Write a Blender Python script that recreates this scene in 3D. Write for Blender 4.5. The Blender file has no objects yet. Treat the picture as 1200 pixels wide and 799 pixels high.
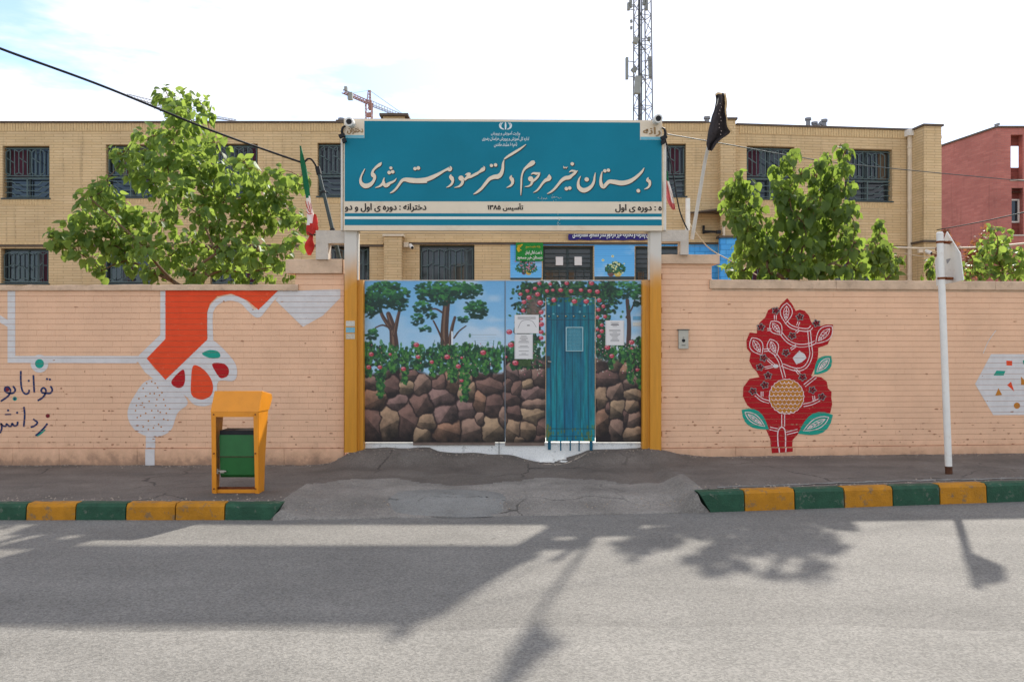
import bpy, bmesh, math, random
import numpy as np
from mathutils import Vector, Matrix
from mathutils.geometry import tessellate_polygon
random.seed(7); RNG = np.random.default_rng(7)
SC = bpy.context.scene; COL = SC.collection
PI = math.pi
# ------------------------------------------------------------------ camera
F = 950.0; CX = 600.0; CY = 399.5; H = 1.7
cam = bpy.data.cameras.new('camera'); cam.sensor_width = 36; cam.lens = F/1200*36
cam.clip_start = .05; cam.clip_end = 2000
camo = bpy.data.objects.new('camera', cam); COL.objects.link(camo)
camo.location = (0, 0, H); camo.rotation_euler = (PI/2, 0, 0); SC.camera = camo
# ------------------------------------------------------------------ sun and sky
SUN_EL = math.radians(36.7); SUN_AZ = math.radians(24.4)      # azimuth clockwise from +Y
sd = Vector((math.sin(SUN_AZ)*math.cos(SUN_EL), math.cos(SUN_AZ)*math.cos(SUN_EL), math.sin(SUN_EL)))
sl = bpy.data.lights.new('sun', 'SUN'); sl.energy = 2.0; sl.angle = math.radians(1.1); sl.color = (1, .95, .87)
so = bpy.data.objects.new('sun', sl); COL.objects.link(so)
so.rotation_euler = sd.to_track_quat('Z', 'Y').to_euler(); so.location = (8, 20, 30)
w = bpy.data.worlds.new('World'); SC.world = w; w.use_nodes = True
nt = w.node_tree; N = nt.nodes; L = nt.links; bg = N['Background']
sky = N.new('ShaderNodeTexSky'); sky.sky_type = 'NISHITA'; sky.sun_disc = False
sky.sun_elevation = SUN_EL; sky.sun_rotation = SUN_AZ; sky.air_density = 1.0; sky.dust_density = .3; sky.ozone_density = 3.0; sky.altitude = 900
tc = N.new('ShaderNodeTexCoord'); mp = N.new('ShaderNodeMapping'); mp.inputs['Scale'].default_value = (1.3, 1.3, 5.0)
mp.inputs['Location'].default_value = (.35, .2, .1); mp.inputs['Rotation'].default_value = (0, .12, 0)
ns = N.new('ShaderNodeTexNoise'); ns.inputs['Scale'].default_value = 2.3; ns.inputs['Detail'].default_value = 9; ns.inputs['Roughness'].default_value = .58
rp = N.new('ShaderNodeMapRange'); rp.inputs['From Min'].default_value = .38; rp.inputs['From Max'].default_value = .60; rp.interpolation_type = 'SMOOTHSTEP'
dt = N.new('ShaderNodeVectorMath'); dt.operation = 'DOT_PRODUCT'; dt.inputs[1].default_value = sd
r2 = N.new('ShaderNodeMapRange'); r2.inputs['From Min'].default_value = .72; r2.inputs['From Max'].default_value = 1.02
ad = N.new('ShaderNodeMath'); ad.operation = 'MAXIMUM'; ad.use_clamp = True
sc2 = N.new('ShaderNodeMath'); sc2.operation = 'MULTIPLY_ADD'; sc2.inputs[1].default_value = .8; sc2.inputs[2].default_value = .14; sc2.use_clamp = True
mx = N.new('ShaderNodeMix'); mx.data_type = 'RGBA'
CLOUD = (5.05, 4.95, 5.1, 1)
L.new(tc.outputs['Generated'], mp.inputs['Vector']); L.new(mp.outputs[0], ns.inputs['Vector']); L.new(ns.outputs['Fac'], rp.inputs['Value'])
L.new(tc.outputs['Generated'], dt.inputs[0]); L.new(dt.outputs['Value'], r2.inputs['Value'])
L.new(rp.outputs[0], sc2.inputs[0]); L.new(sc2.outputs[0], ad.inputs[0]); L.new(r2.outputs[0], ad.inputs[1])
L.new(ad.outputs[0], mx.inputs['Factor']); L.new(sky.outputs[0], mx.inputs['A']); mx.inputs['B'].default_value = CLOUD
L.new(mx.outputs['Result'], bg.inputs['Color']); bg.inputs['Strength'].default_value = .08
SC.view_settings.view_transform = 'Standard'; SC.view_settings.look = 'None'
SC.view_settings.exposure = 1.8; SC.view_settings.gamma = 1
SC.cycles.max_bounces = 8; SC.cycles.use_denoising = True

# ------------------------------------------------------------------ helpers
def P(px, py, Y): return Vector(((px-CX)*Y/F, Y, H+(CY-py)*Y/F))
def lin(c):
    c = c/255.0
    return c/12.92 if c <= .04045 else ((c+.055)/1.055)**2.4
def S(r, g, b): return (lin(r), lin(g), lin(b), 1)
def NL(m): return m.node_tree.nodes, m.node_tree.links
def mat(name, col, rough=.8, var=.12, scale=6, bump=0, bscale=60, metal=0, spec=.3, rand=0, stain=None, sscale=3, samt=.5, vec=(1, 1, 1), srng=(.55, .75)):
    m = bpy.data.materials.new(name); m.use_nodes = True; N, L = NL(m); b = N['Principled BSDF']
    b.inputs['Roughness'].default_value = rough; b.inputs['Metallic'].default_value = metal; b.inputs['Specular IOR Level'].default_value = spec
    g = N.new('ShaderNodeNewGeometry'); mp = N.new('ShaderNodeMapping'); mp.inputs['Scale'].default_value = vec; L.new(g.outputs['Position'], mp.inputs['Vector'])
    n = N.new('ShaderNodeTexNoise'); n.inputs['Scale'].default_value = scale; n.inputs['Detail'].default_value = 6; n.inputs['Roughness'].default_value = .6
    L.new(mp.outputs[0], n.inputs['Vector'])
    r = N.new('ShaderNodeMapRange'); r.inputs['From Min'].default_value = .3; r.inputs['From Max'].default_value = .7
    r.inputs['To Min'].default_value = 1-var; r.inputs['To Max'].default_value = 1+var; L.new(n.outputs['Fac'], r.inputs['Value'])
    v = N.new('ShaderNodeVectorMath'); v.operation = 'SCALE'; v.inputs[0].default_value = col[:3]; L.new(r.outputs[0], v.inputs['Scale'])
    out = v.outputs[0]
    if rand:
        oi = N.new('ShaderNodeObjectInfo'); rr = N.new('ShaderNodeMapRange'); rr.inputs['To Min'].default_value = 1-rand; rr.inputs['To Max'].default_value = 1+rand
        L.new(oi.outputs['Random'], rr.inputs['Value']); v2 = N.new('ShaderNodeVectorMath'); v2.operation = 'SCALE'; L.new(out, v2.inputs[0]); L.new(rr.outputs[0], v2.inputs['Scale']); out = v2.outputs[0]
    if stain:
        n3 = N.new('ShaderNodeTexNoise'); n3.inputs['Scale'].default_value = sscale; n3.inputs['Detail'].default_value = 8; n3.inputs['Roughness'].default_value = .7; L.new(g.outputs['Position'], n3.inputs['Vector'])
        r3 = N.new('ShaderNodeMapRange'); r3.inputs['From Min'].default_value = srng[0]; r3.inputs['From Max'].default_value = srng[1]; r3.inputs['To Max'].default_value = samt; L.new(n3.outputs['Fac'], r3.inputs['Value'])
        mm = N.new('ShaderNodeMix'); mm.data_type = 'RGBA'; L.new(r3.outputs[0], mm.inputs['Factor']); L.new(out, mm.inputs['A']); mm.inputs['B'].default_value = stain; out = mm.outputs['Result']
    L.new(out, b.inputs['Base Color'])
    if bump:
        n2 = N.new('ShaderNodeTexNoise'); n2.inputs['Scale'].default_value = bscale; n2.inputs['Detail'].default_value = 5; L.new(g.outputs['Position'], n2.inputs['Vector'])
        bp = N.new('ShaderNodeBump'); bp.inputs['Strength'].default_value = bump; bp.inputs['Distance'].default_value = .01; L.new(n2.outputs['Fac'], bp.inputs['Height']); L.new(bp.outputs[0], b.inputs['Normal'])
    return m
MT = {}
class MB:
    """collects faces of one mesh object"""
    def __init__(s): s.v = []; s.f = []; s.m = []; s.xf = None
    def add(s, vs, fs, mi=0):
        o = len(s.v); s.v += [tuple(p) for p in vs]; s.f += [tuple(i+o for i in f) for f in fs]; s.m += [mi]*len(fs); return s
    def box(s, x0, x1, y0, y1, z0, z1, mi=0, T=None):
        vs = [(x, y, z) for x in (x0, x1) for y in (y0, y1) for z in (z0, z1)]
        if T: vs = [T(*p) for p in vs]
        return s.add(vs, [(0, 1, 3, 2), (4, 6, 7, 5), (0, 4, 5, 1), (2, 3, 7, 6), (0, 2, 6, 4), (1, 5, 7, 3)], mi)
    def obox(s, c, ax, ay, az, mi=0):
        """oriented box: centre and three half-axis vectors"""
        c = Vector(c); vs = [c+ax*i+ay*j+az*k for i in (-1, 1) for j in (-1, 1) for k in (-1, 1)]
        return s.add(vs, [(0, 1, 3, 2), (4, 6, 7, 5), (0, 4, 5, 1), (2, 3, 7, 6), (0, 2, 6, 4), (1, 5, 7, 3)], mi)
    def beam(s, a, b, w, h=None, mi=0):
        a = Vector(a); b = Vector(b); d = (b-a); l = d.length
        if l < 1e-6: return s
        d.normalize(); up = Vector((0, 0, 1)) if abs(d.z) < .9 else Vector((0, 1, 0)); x = d.cross(up).normalized(); y = x.cross(d).normalized()
        return s.obox((a+b)/2, d*l/2, x*w/2, y*(h or w)/2, mi)
    def tube(s, pts, r, n=8, mi=0, cap=True):
        pts = [Vector(p) for p in pts]; rs = r if isinstance(r, (list, tuple)) else [r]*len(pts); vs = []; fs = []
        prev = None
        for i, p in enumerate(pts):
            d = (pts[min(i+1, len(pts)-1)]-pts[max(i-1, 0)]).normalized()
            if prev is None:
                a = d.cross(Vector((0, 0, 1)) if abs(d.z) < .9 else Vector((0, 1, 0))).normalized()
            else: a = (prev-d*prev.dot(d)).normalized()
            prev = a; b = d.cross(a)
            for k in range(n):
                t = 2*PI*k/n; vs.append(p+(a*math.cos(t)+b*math.sin(t))*rs[i])
        for i in range(len(pts)-1):
            for k in range(n):
                k2 = (k+1) % n; fs.append((i*n+k, i*n+k2, (i+1)*n+k2, (i+1)*n+k))
        if cap: fs += [tuple(range(n-1, -1, -1)), tuple((len(pts)-1)*n+k for k in range(n))]
        return s.add(vs, fs, mi)
    def prism(s, poly, fn, d0, d1, mi=0):
        """poly in 2-D, fn(a,b,d) -> point"""
        n = len(poly); vs = [fn(a, b, d0) for a, b in poly]+[fn(a, b, d1) for a, b in poly]
        tri = tessellate_polygon([[Vector((a, b, 0)) for a, b in poly]])
        fs = [tuple(t) for t in tri]+[tuple(i+n for i in t[::-1]) for t in tri]
        fs += [(i, (i+1) % n, (i+1) % n+n, i+n) for i in range(n)]
        return s.add(vs, fs, mi)
    def build(s, name, mats, parent=None, smooth=False, **kw):
        me = bpy.data.meshes.new(name); o = Vector((0, 0, 0))
        if parent is not None: o = org(parent)
        elif s.v:
            a = np.array(s.v); o = Vector((float((a[:, 0].min()+a[:, 0].max())/2), float((a[:, 1].min()+a[:, 1].max())/2), float(a[:, 2].min())))
        me.from_pydata([(p[0]-o.x, p[1]-o.y, p[2]-o.z) for p in s.v], [], s.f)
        if not isinstance(mats, (list, tuple)): mats = [mats]
        for m in mats: me.materials.append(m)
        if len(mats) > 1: me.polygons.foreach_set('material_index', s.m)
        bm = bmesh.new(); bm.from_mesh(me); bmesh.ops.recalc_face_normals(bm, faces=bm.faces) if kw.pop('fixn', True) else None
        bm.to_mesh(me); bm.free()
        if smooth: me.polygons.foreach_set('use_smooth', [True]*len(me.polygons))
        ob = bpy.data.objects.new(name, me); COL.objects.link(ob)
        if parent is not None: ob.parent = parent
        else: ob.location = o
        tag(ob, **kw); return ob
def org(o):
    v = Vector((0, 0, 0))
    while o is not None: v = v+Vector(o.location); o = o.parent
    return v
def tag(o, label=None, cat=None, group=None, kind=None):
    if label: o['label'] = label
    if cat: o['category'] = cat
    if group: o['group'] = group
    if kind: o['kind'] = kind
    return o
def empty(name, loc, label=None, cat=None, group=None, kind=None):
    o = bpy.data.objects.new(name, None); COL.objects.link(o); o.location = loc; o.empty_display_size = .2
    return tag(o, label, cat, group, kind)
class Frame:
    """a vertical wall plane: u along it, d behind it (metres)"""
    def __init__(s, x, y, deg): s.x = x; s.y = y; t = math.radians(deg); s.c = math.cos(t); s.s = math.sin(t)
    def at(s, u, d, z): return Vector((s.x+u*s.c-d*s.s, s.y+u*s.s+d*s.c, z))
    def px(s, px, py, d=0):
        tx = (px-CX)/F; x0 = s.x-d*s.s; y0 = s.y+d*s.c
        u = (tx*y0-x0)/(s.c-tx*s.s); Y = y0+u*s.s
        return u, H+(CY-py)*Y/F
    def u(s, px, d=0): return s.px(px, 0, d)[0]
def smooth(pts, k=6, closed=False):
    """Catmull-Rom through points of any dimension"""
    a = [np.array(p, float) for p in pts]; n = len(a); out = []
    for i in range(n if closed else n-1):
        if closed: p0, p1, p2, p3 = a[i-1], a[i], a[(i+1) % n], a[(i+2) % n]
        else: p0, p1, p2, p3 = a[max(i-1, 0)], a[i], a[i+1], a[min(i+2, n-1)]
        for j in range(k):
            t = j/k; out.append(.5*((2*p1)+(-p0+p2)*t+(2*p0-5*p1+4*p2-p3)*t*t+(-p0+3*p1-3*p2+p3)*t**3))
    if not closed: out.append(a[-1])
    return out
def ribbon(pts, w=None):
    """list of (x,y,w) -> list of convex quads (2-D) forming a stroke"""
    p = [np.array(q[:2], float) for q in pts]; ws = [w if w is not None else q[2] for q in pts]; qs = []; Ls = []; Rs = []
    for i in range(len(p)):
        d = p[min(i+1, len(p)-1)]-p[max(i-1, 0)]; l = np.hypot(*d) or 1; n = np.array((-d[1], d[0]))/l*ws[i]/2
        Ls.append(p[i]+n); Rs.append(p[i]-n)
    for i in range(len(p)-1): qs.append([Ls[i], Rs[i], Rs[i+1], Ls[i+1]])
    return qs
def ell(cx, cy, rx, ry=None, n=14, a=0):
    ry = ry or rx; ca, sa = math.cos(a), math.sin(a)
    return [(cx+rx*math.cos(t)*ca-ry*math.sin(t)*sa, cy+rx*math.cos(t)*sa+ry*math.sin(t)*ca) for t in [2*PI*i/n for i in range(n)]]
# ------------------------------------------------------------------ Persian text
FORMS = {'ا': (0xFE8D, 0xFE8E, 0, 0), 'آ': (0xFE81, 0xFE82, 0, 0), 'أ': (0xFE83, 0xFE84, 0, 0), 'ب': (0xFE8F, 0xFE90, 0xFE91, 0xFE92), 'پ': (0xFB56, 0xFB57, 0xFB58, 0xFB59),
 'ت': (0xFE95, 0xFE96, 0xFE97, 0xFE98), 'ح': (0xFEA1, 0xFEA2, 0xFEA3, 0xFEA4), 'خ': (0xFEA5, 0xFEA6, 0xFEA7, 0xFEA8), 'د': (0xFEA9, 0xFEAA, 0, 0),
 'ر': (0xFEAD, 0xFEAE, 0, 0), 'ز': (0xFEAF, 0xFEB0, 0, 0), 'س': (0xFEB1, 0xFEB2, 0xFEB3, 0xFEB4), 'ش': (0xFEB5, 0xFEB6, 0xFEB7, 0xFEB8),
 'ض': (0xFEBD, 0xFEBE, 0xFEBF, 0xFEC0), 'ع': (0xFEC9, 0xFECA, 0xFECB, 0xFECC), 'ق': (0xFED5, 0xFED6, 0xFED7, 0xFED8), 'ک': (0xFB8E, 0xFB8F, 0xFB90, 0xFB91),
 'ل': (0xFEDD, 0xFEDE, 0xFEDF, 0xFEE0), 'م': (0xFEE1, 0xFEE2, 0xFEE3, 0xFEE4), 'ن': (0xFEE5, 0xFEE6, 0xFEE7, 0xFEE8), 'ه': (0xFEE9, 0xFEEA, 0xFEEB, 0xFEEC),
 'و': (0xFEED, 0xFEEE, 0, 0), 'ی': (0xFBFC, 0xFBFD, 0xFBFE, 0xFBFF), 'ط': (0xFEC1, 0xFEC2, 0xFEC3, 0xFEC4), 'ـ': (0x640, 0x640, 0x640, 0x640)}
def shape(s):
    import re
    out = []
    for i, c in enumerate(s):
        if c not in FORMS: out.append(c); continue
        f = FORMS[c]; pj = i > 0 and s[i-1] in FORMS and FORMS[s[i-1]][2]; nj = i < len(s)-1 and s[i+1] in FORMS and f[2]
        out.append(chr(f[3] if pj and nj else f[2] if nj else f[1] if pj else f[0]))
    return ''.join(reversed(re.findall(r'[۰-۹]+|.', ''.join(out))))
def text_tris(s, box, off=.015, shear=0):
    """glyph triangles of one line fitted into box (x0,x1,y0,y1)"""
    c = bpy.data.curves.new('lettering', 'FONT'); c.body = shape(s); c.offset = off; c.resolution_u = 2; c.shear = shear
    o = bpy.data.objects.new('lettering', c); COL.objects.link(o); dg = bpy.context.evaluated_depsgraph_get(); dg.update()
    e = o.evaluated_get(dg); me = e.to_mesh(); v = [tuple(p.co) for p in me.vertices]; fs = [tuple(p.vertices) for p in me.polygons]
    e.to_mesh_clear(); bpy.data.objects.remove(o); bpy.data.curves.remove(c)
    xs = [p[0] for p in v]; ys = [p[1] for p in v]; x0, x1, y0, y1 = min(xs), max(xs), min(ys), max(ys); B = box
    return [[(B[0]+(v[i][0]-x0)/(x1-x0)*(B[1]-B[0]), B[2]+(v[i][1]-y0)/(y1-y0)*(B[3]-B[2])) for i in f] for f in fs]
# ------------------------------------------------------------------ materials
MT['asphalt'] = mat('asphalt', (.178, .167, .148, 1), .88, .12, 1.1, .5, 130)
MT['asphalt_light'] = mat('asphalt_light', (.204, .192, .170, 1), .88, .12, 1.3, .5, 130)
def speckle(m, amt=.35, sc=220):
    N, L = NL(m); b = N['Principled BSDF']; src = b.inputs['Base Color'].links[0].from_socket
    g = N.new('ShaderNodeNewGeometry'); v = N.new('ShaderNodeTexVoronoi'); v.inputs['Scale'].default_value = sc; L.new(g.outputs['Position'], v.inputs['Vector'])
    sp = N.new('ShaderNodeSeparateColor'); L.new(v.outputs['Color'], sp.inputs[0])
    n = N.new('ShaderNodeTexNoise'); n.inputs['Scale'].default_value = 26; n.inputs['Detail'].default_value = 8; n.inputs['Roughness'].default_value = .75; L.new(g.outputs['Position'], n.inputs['Vector'])
    m1 = N.new('ShaderNodeMath'); m1.operation = 'ADD'; L.new(sp.outputs[0], m1.inputs[0]); L.new(n.outputs['Fac'], m1.inputs[1])
    r = N.new('ShaderNodeMapRange'); r.inputs['From Min'].default_value = .4; r.inputs['From Max'].default_value = 1.6; r.inputs['To Min'].default_value = 1-amt; r.inputs['To Max'].default_value = 1+amt; L.new(m1.outputs[0], r.inputs['Value'])
    s = N.new('ShaderNodeVectorMath'); s.operation = 'SCALE'; L.new(src, s.inputs[0]); L.new(r.outputs[0], s.inputs['Scale']); L.new(s.outputs[0], b.inputs['Base Color'])
def wear(m, crack=.5, cs=.7, streak=.1):
    N, L = NL(m); b = N['Principled BSDF']; src = b.inputs['Base Color'].links[0].from_socket; g = N.new('ShaderNodeNewGeometry')
    mp = N.new('ShaderNodeMapping'); mp.inputs['Scale'].default_value = (.22, 2.4, 1); L.new(g.outputs['Position'], mp.inputs['Vector'])
    n = N.new('ShaderNodeTexNoise'); n.inputs['Scale'].default_value = 1; n.inputs['Detail'].default_value = 5; L.new(mp.outputs[0], n.inputs['Vector'])
    r = N.new('ShaderNodeMapRange'); r.inputs['From Min'].default_value = .35; r.inputs['From Max'].default_value = .65; r.inputs['To Min'].default_value = 1-streak; r.inputs['To Max'].default_value = 1+streak; L.new(n.outputs['Fac'], r.inputs['Value'])
    nd = N.new('ShaderNodeTexNoise'); nd.inputs['Scale'].default_value = 3; nd.inputs['Detail'].default_value = 6; L.new(g.outputs['Position'], nd.inputs['Vector'])
    mxv = N.new('ShaderNodeMix'); mxv.data_type = 'VECTOR'; mxv.inputs['Factor'].default_value = .22; L.new(g.outputs['Position'], mxv.inputs['A']); L.new(nd.outputs['Color'], mxv.inputs['B'])
    v = N.new('ShaderNodeTexVoronoi'); v.feature = 'DISTANCE_TO_EDGE'; v.inputs['Scale'].default_value = cs; L.new(mxv.outputs['Result'], v.inputs['Vector'])
    rc = N.new('ShaderNodeMapRange'); rc.inputs['From Min'].default_value = .002; rc.inputs['From Max'].default_value = .011; rc.inputs['To Min'].default_value = 1; rc.inputs['To Max'].default_value = 0; L.new(v.outputs['Distance'], rc.inputs['Value'])
    nm = N.new('ShaderNodeTexNoise'); nm.inputs['Scale'].default_value = .8; nm.inputs['Detail'].default_value = 3; L.new(g.outputs['Position'], nm.inputs['Vector'])
    rm = N.new('ShaderNodeMapRange'); rm.inputs['From Min'].default_value = .47; rm.inputs['From Max'].default_value = .60; L.new(nm.outputs['Fac'], rm.inputs['Value'])
    mc_ = N.new('ShaderNodeMath'); mc_.operation = 'MULTIPLY'; L.new(rc.outputs[0], mc_.inputs[0]); L.new(rm.outputs[0], mc_.inputs[1])
    mk = N.new('ShaderNodeMath'); mk.operation = 'MULTIPLY_ADD'; mk.inputs[1].default_value = -crack; mk.inputs[2].default_value = 1; L.new(mc_.outputs[0], mk.inputs[0])
    mu = N.new('ShaderNodeMath'); mu.operation = 'MULTIPLY'; L.new(r.outputs[0], mu.inputs[0]); L.new(mk.outputs[0], mu.inputs[1])
    ns_ = N.new('ShaderNodeTexNoise'); ns_.inputs['Scale'].default_value = 4.5; ns_.inputs['Detail'].default_value = 3; L.new(g.outputs['Position'], ns_.inputs['Vector'])
    rs_ = N.new('ShaderNodeMapRange'); rs_.inputs['From Min'].default_value = .70; rs_.inputs['From Max'].default_value = .76; rs_.inputs['To Min'].default_value = 1; rs_.inputs['To Max'].default_value = .78; L.new(ns_.outputs['Fac'], rs_.inputs['Value'])
    m2 = N.new('ShaderNodeMath'); m2.operation = 'MULTIPLY'; L.new(mu.outputs[0], m2.inputs[0]); L.new(rs_.outputs[0], m2.inputs[1])
    s = N.new('ShaderNodeVectorMath'); s.operation = 'SCALE'; L.new(src, s.inputs[0]); L.new(m2.outputs[0], s.inputs['Scale']); L.new(s.outputs[0], b.inputs['Base Color'])
speckle(MT['asphalt'], .32, 85); speckle(MT['asphalt_light'], .30, 85); wear(MT['asphalt'], .0, .42, .06); wear(MT['asphalt_light'], .0, .42, .06)
MT['pavement'] = mat('pavement', (.142, .120, .100, 1), .92, .22, 1.6, .8, 45, stain=(.21, .19, .165, 1), sscale=1.3, samt=.6); speckle(MT['pavement'], .24, 110); wear(MT['pavement'], .55, .8, .1)
MT['apron'] = mat('apron', (.225, .203, .174, 1), .92, .24, 1.8, 1., 30, stain=(.14, .125, .11, 1), sscale=2.2, samt=.55); speckle(MT['apron'], .24, 90); wear(MT['apron'], .65, .95, .1)
MT['patch'] = mat('patch', (.215, .208, .188, 1), .9, .15, 3, .6, 60); speckle(MT['patch'], .2, 120)
MT['earth'] = mat('earth', (.2, .18, .15, 1), .95, .2, .5, .5, 8)
def grime_peach(name, base, rand):
    """painted masonry with rising damp and rust near its foot"""
    m = mat(name, base, .75, .07, 2.2, .5, 60, rand=rand*.6); N, L = NL(m); b = N['Principled BSDF']; src = b.inputs['Base Color'].links[0].from_socket
    g = N.new('ShaderNodeNewGeometry'); sp = N.new('ShaderNodeSeparateXYZ'); L.new(g.outputs['Position'], sp.inputs[0])
    n = N.new('ShaderNodeTexNoise'); n.inputs['Scale'].default_value = 5; n.inputs['Detail'].default_value = 8; n.inputs['Roughness'].default_value = .7; L.new(g.outputs['Position'], n.inputs['Vector'])
    a = N.new('ShaderNodeMath'); a.operation = 'MULTIPLY_ADD'; a.inputs[1].default_value = -.55; L.new(n.outputs['Fac'], a.inputs[0]); L.new(sp.outputs[2], a.inputs[2])
    r = N.new('ShaderNodeMapRange'); r.inputs['From Min'].default_value = -.16; r.inputs['From Max'].default_value = .1; r.inputs['To Min'].default_value = .5; r.inputs['To Max'].default_value = 0; L.new(a.outputs[0], r.inputs['Value'])
    mm = N.new('ShaderNodeMix'); mm.data_type = 'RGBA'; L.new(r.outputs[0], mm.inputs['Factor']); L.new(src, mm.inputs['A']); mm.inputs['B'].default_value = S(150, 105, 75)
    r4 = N.new('ShaderNodeMapRange'); r4.inputs['From Min'].default_value = -.24; r4.inputs['From Max'].default_value = -.08; r4.inputs['To Min'].default_value = .6; r4.inputs['To Max'].default_value = 0; L.new(a.outputs[0], r4.inputs['Value'])
    m4 = N.new('ShaderNodeMix'); m4.data_type = 'RGBA'; L.new(r4.outputs[0], m4.inputs['Factor']); L.new(mm.outputs['Result'], m4.inputs['A']); m4.inputs['B'].default_value = S(105, 92, 80)
    n5 = N.new('ShaderNodeTexNoise'); n5.inputs['Scale'].default_value = 14; n5.inputs['Detail'].default_value = 6; n5.inputs['Roughness'].default_value = .8; L.new(g.outputs['Position'], n5.inputs['Vector'])
    r5 = N.new('ShaderNodeMapRange'); r5.inputs['From Min'].default_value = .66; r5.inputs['From Max'].default_value = .72; r5.inputs['To Max'].default_value = .45; L.new(n5.outputs['Fac'], r5.inputs['Value'])
    m5 = N.new('ShaderNodeMix'); m5.data_type = 'RGBA'; L.new(r5.outputs[0], m5.inputs['Factor']); L.new(m4.outputs['Result'], m5.inputs['A']); m5.inputs['B'].default_value = S(150, 110, 82)
    L.new(m5.outputs['Result'], b.inputs['Base Color']); return m
PEACH = S(233, 187, 150)
MT['peach'] = grime_peach('peach_paint', PEACH, .035)
MT['peach_joint'] = grime_peach('peach_joint', S(178, 124, 92), 0)  # same wall paint, toned darker to carry the shade in the recessed joints
MT['coping'] = mat('coping', S(205, 175, 145), .85, .16, 5, .6, 50, stain=S(140, 115, 95), sscale=7, samt=.6)
MT['concrete'] = mat('concrete', S(196, 184, 168), .85, .14, 5, .5, 60, stain=S(140, 128, 112), sscale=5, samt=.5)
def brickmat(name, c1, c2, mort, wid=.23, row=.066, ms=.011, bump=.6):
    m = bpy.data.materials.new(name); m.use_nodes = True; N, L = NL(m); b = N['Principled BSDF']; b.inputs['Roughness'].default_value = .85; b.inputs['Specular IOR Level'].default_value = .2
    g = N.new('ShaderNodeNewGeometry'); sp = N.new('ShaderNodeSeparateXYZ'); L.new(g.outputs['Position'], sp.inputs[0])
    a = N.new('ShaderNodeMath'); a.operation = 'ADD'; L.new(sp.outputs[0], a.inputs[0]); L.new(sp.outputs[1], a.inputs[1])
    cb = N.new('ShaderNodeCombineXYZ'); L.new(a.outputs[0], cb.inputs[0]); L.new(sp.outputs[2], cb.inputs[1])
    t = N.new('ShaderNodeTexBrick'); t.inputs['Color1'].default_value = c1; t.inputs['Color2'].default_value = c2; t.inputs['Mortar'].default_value = mort
    t.inputs['Scale'].default_value = 1; t.inputs['Brick Width'].default_value = wid; t.inputs['Row Height'].default_value = row; t.inputs['Mortar Size'].default_value = ms/2; t.inputs['Mortar Smooth'].default_value = .3
    L.new(cb.outputs[0], t.inputs['Vector'])
    n = N.new('ShaderNodeTexNoise'); n.inputs['Scale'].default_value = .9; n.inputs['Detail'].default_value = 7; n.inputs['Roughness'].default_value = .65; L.new(g.outputs['Position'], n.inputs['Vector'])
    r = N.new('ShaderNodeMapRange'); r.inputs['From Min'].default_value = .3; r.inputs['From Max'].default_value = .7; r.inputs['To Min'].default_value = .86; r.inputs['To Max'].default_value = 1.12; L.new(n.outputs['Fac'], r.inputs['Value'])
    mq = N.new('ShaderNodeMapping'); mq.inputs['Scale'].default_value = (7, 7, .55); L.new(g.outputs['Position'], mq.inputs['Vector']); nq = N.new('ShaderNodeTexNoise'); nq.inputs['Scale'].default_value = 1; nq.inputs['Detail'].default_value = 5; L.new(mq.outputs[0], nq.inputs['Vector'])
    rq = N.new('ShaderNodeMapRange'); rq.inputs['From Min'].default_value = .58; rq.inputs['From Max'].default_value = .76; rq.inputs['To Min'].default_value = 1; rq.inputs['To Max'].default_value = .72; L.new(nq.outputs['Fac'], rq.inputs['Value'])
    mu = N.new('ShaderNodeMath'); mu.operation = 'MULTIPLY'; L.new(r.outputs[0], mu.inputs[0]); L.new(rq.outputs[0], mu.inputs[1]); r = mu
    s = N.new('ShaderNodeVectorMath'); s.operation = 'SCALE'; L.new(t.outputs['Color'], s.inputs[0]); L.new(r.outputs[0], s.inputs['Scale']); L.new(s.outputs[0], b.inputs['Base Color'])
    bp = N.new('ShaderNodeBump'); bp.invert = True; bp.inputs['Strength'].default_value = bump; bp.inputs['Distance'].default_value = .008; L.new(t.outputs['Fac'], bp.inputs['Height']); L.new(bp.outputs[0], b.inputs['Normal'])
    return m
MT['ybrick'] = brickmat('yellow_brick', S(208, 182, 140), S(202, 175, 131), S(176, 149, 110), wid=.47, ms=.014)
MT['ysoldier'] = mat('yellow_brick_edge', S(202, 174, 128), .85, .16, 30, .5, 50, vec=(1, 1, .2))
MT['rbrick'] = brickmat('red_brick', S(184, 116, 104), S(172, 104, 94), S(164, 114, 104), .24, .075, .012)
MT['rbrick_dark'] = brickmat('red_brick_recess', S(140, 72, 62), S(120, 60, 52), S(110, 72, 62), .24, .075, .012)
MT['bluepaint'] = brickmat('blue_painted_brick', S(92, 176, 232), S(80, 164, 226), S(60, 132, 190), .25, .13, .014)
MT['dark_metal'] = mat('dark_metal', S(58, 70, 70), .55, .2, 12, metal=.2, spec=.4)
MT['grille'] = mat('grille_paint', S(78, 96, 94), .6, .2, 14, spec=.4)
MT['glass'] = mat('window_glass', (.018, .026, .032, 1), .06, .3, 2, spec=.5)
MT['glass_warm'] = mat('window_glass_dark', (.03, .028, .025, 1), .15, .3, 2, spec=.5)
MT['maroon'] = mat('maroon_curtain', S(78, 42, 54), .9, .35, 14, vec=(1, 1, .1))
MT['greycurtain'] = mat('grey_curtain', S(84, 92, 94), .9, .35, 14, vec=(1, 1, .1))
MT['tancurtain'] = mat('tan_curtain', S(104, 88, 70), .9, .35, 14, vec=(1, 1, .1))  # curtain cloth, also the painted reflections on the entrance panes
MT['roofcap'] = mat('roof_cap', S(92, 80, 68), .7, .2, 4)
MT['pipe'] = mat('cream_pipe', S(214, 198, 172), .6, .1, 4)
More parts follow.
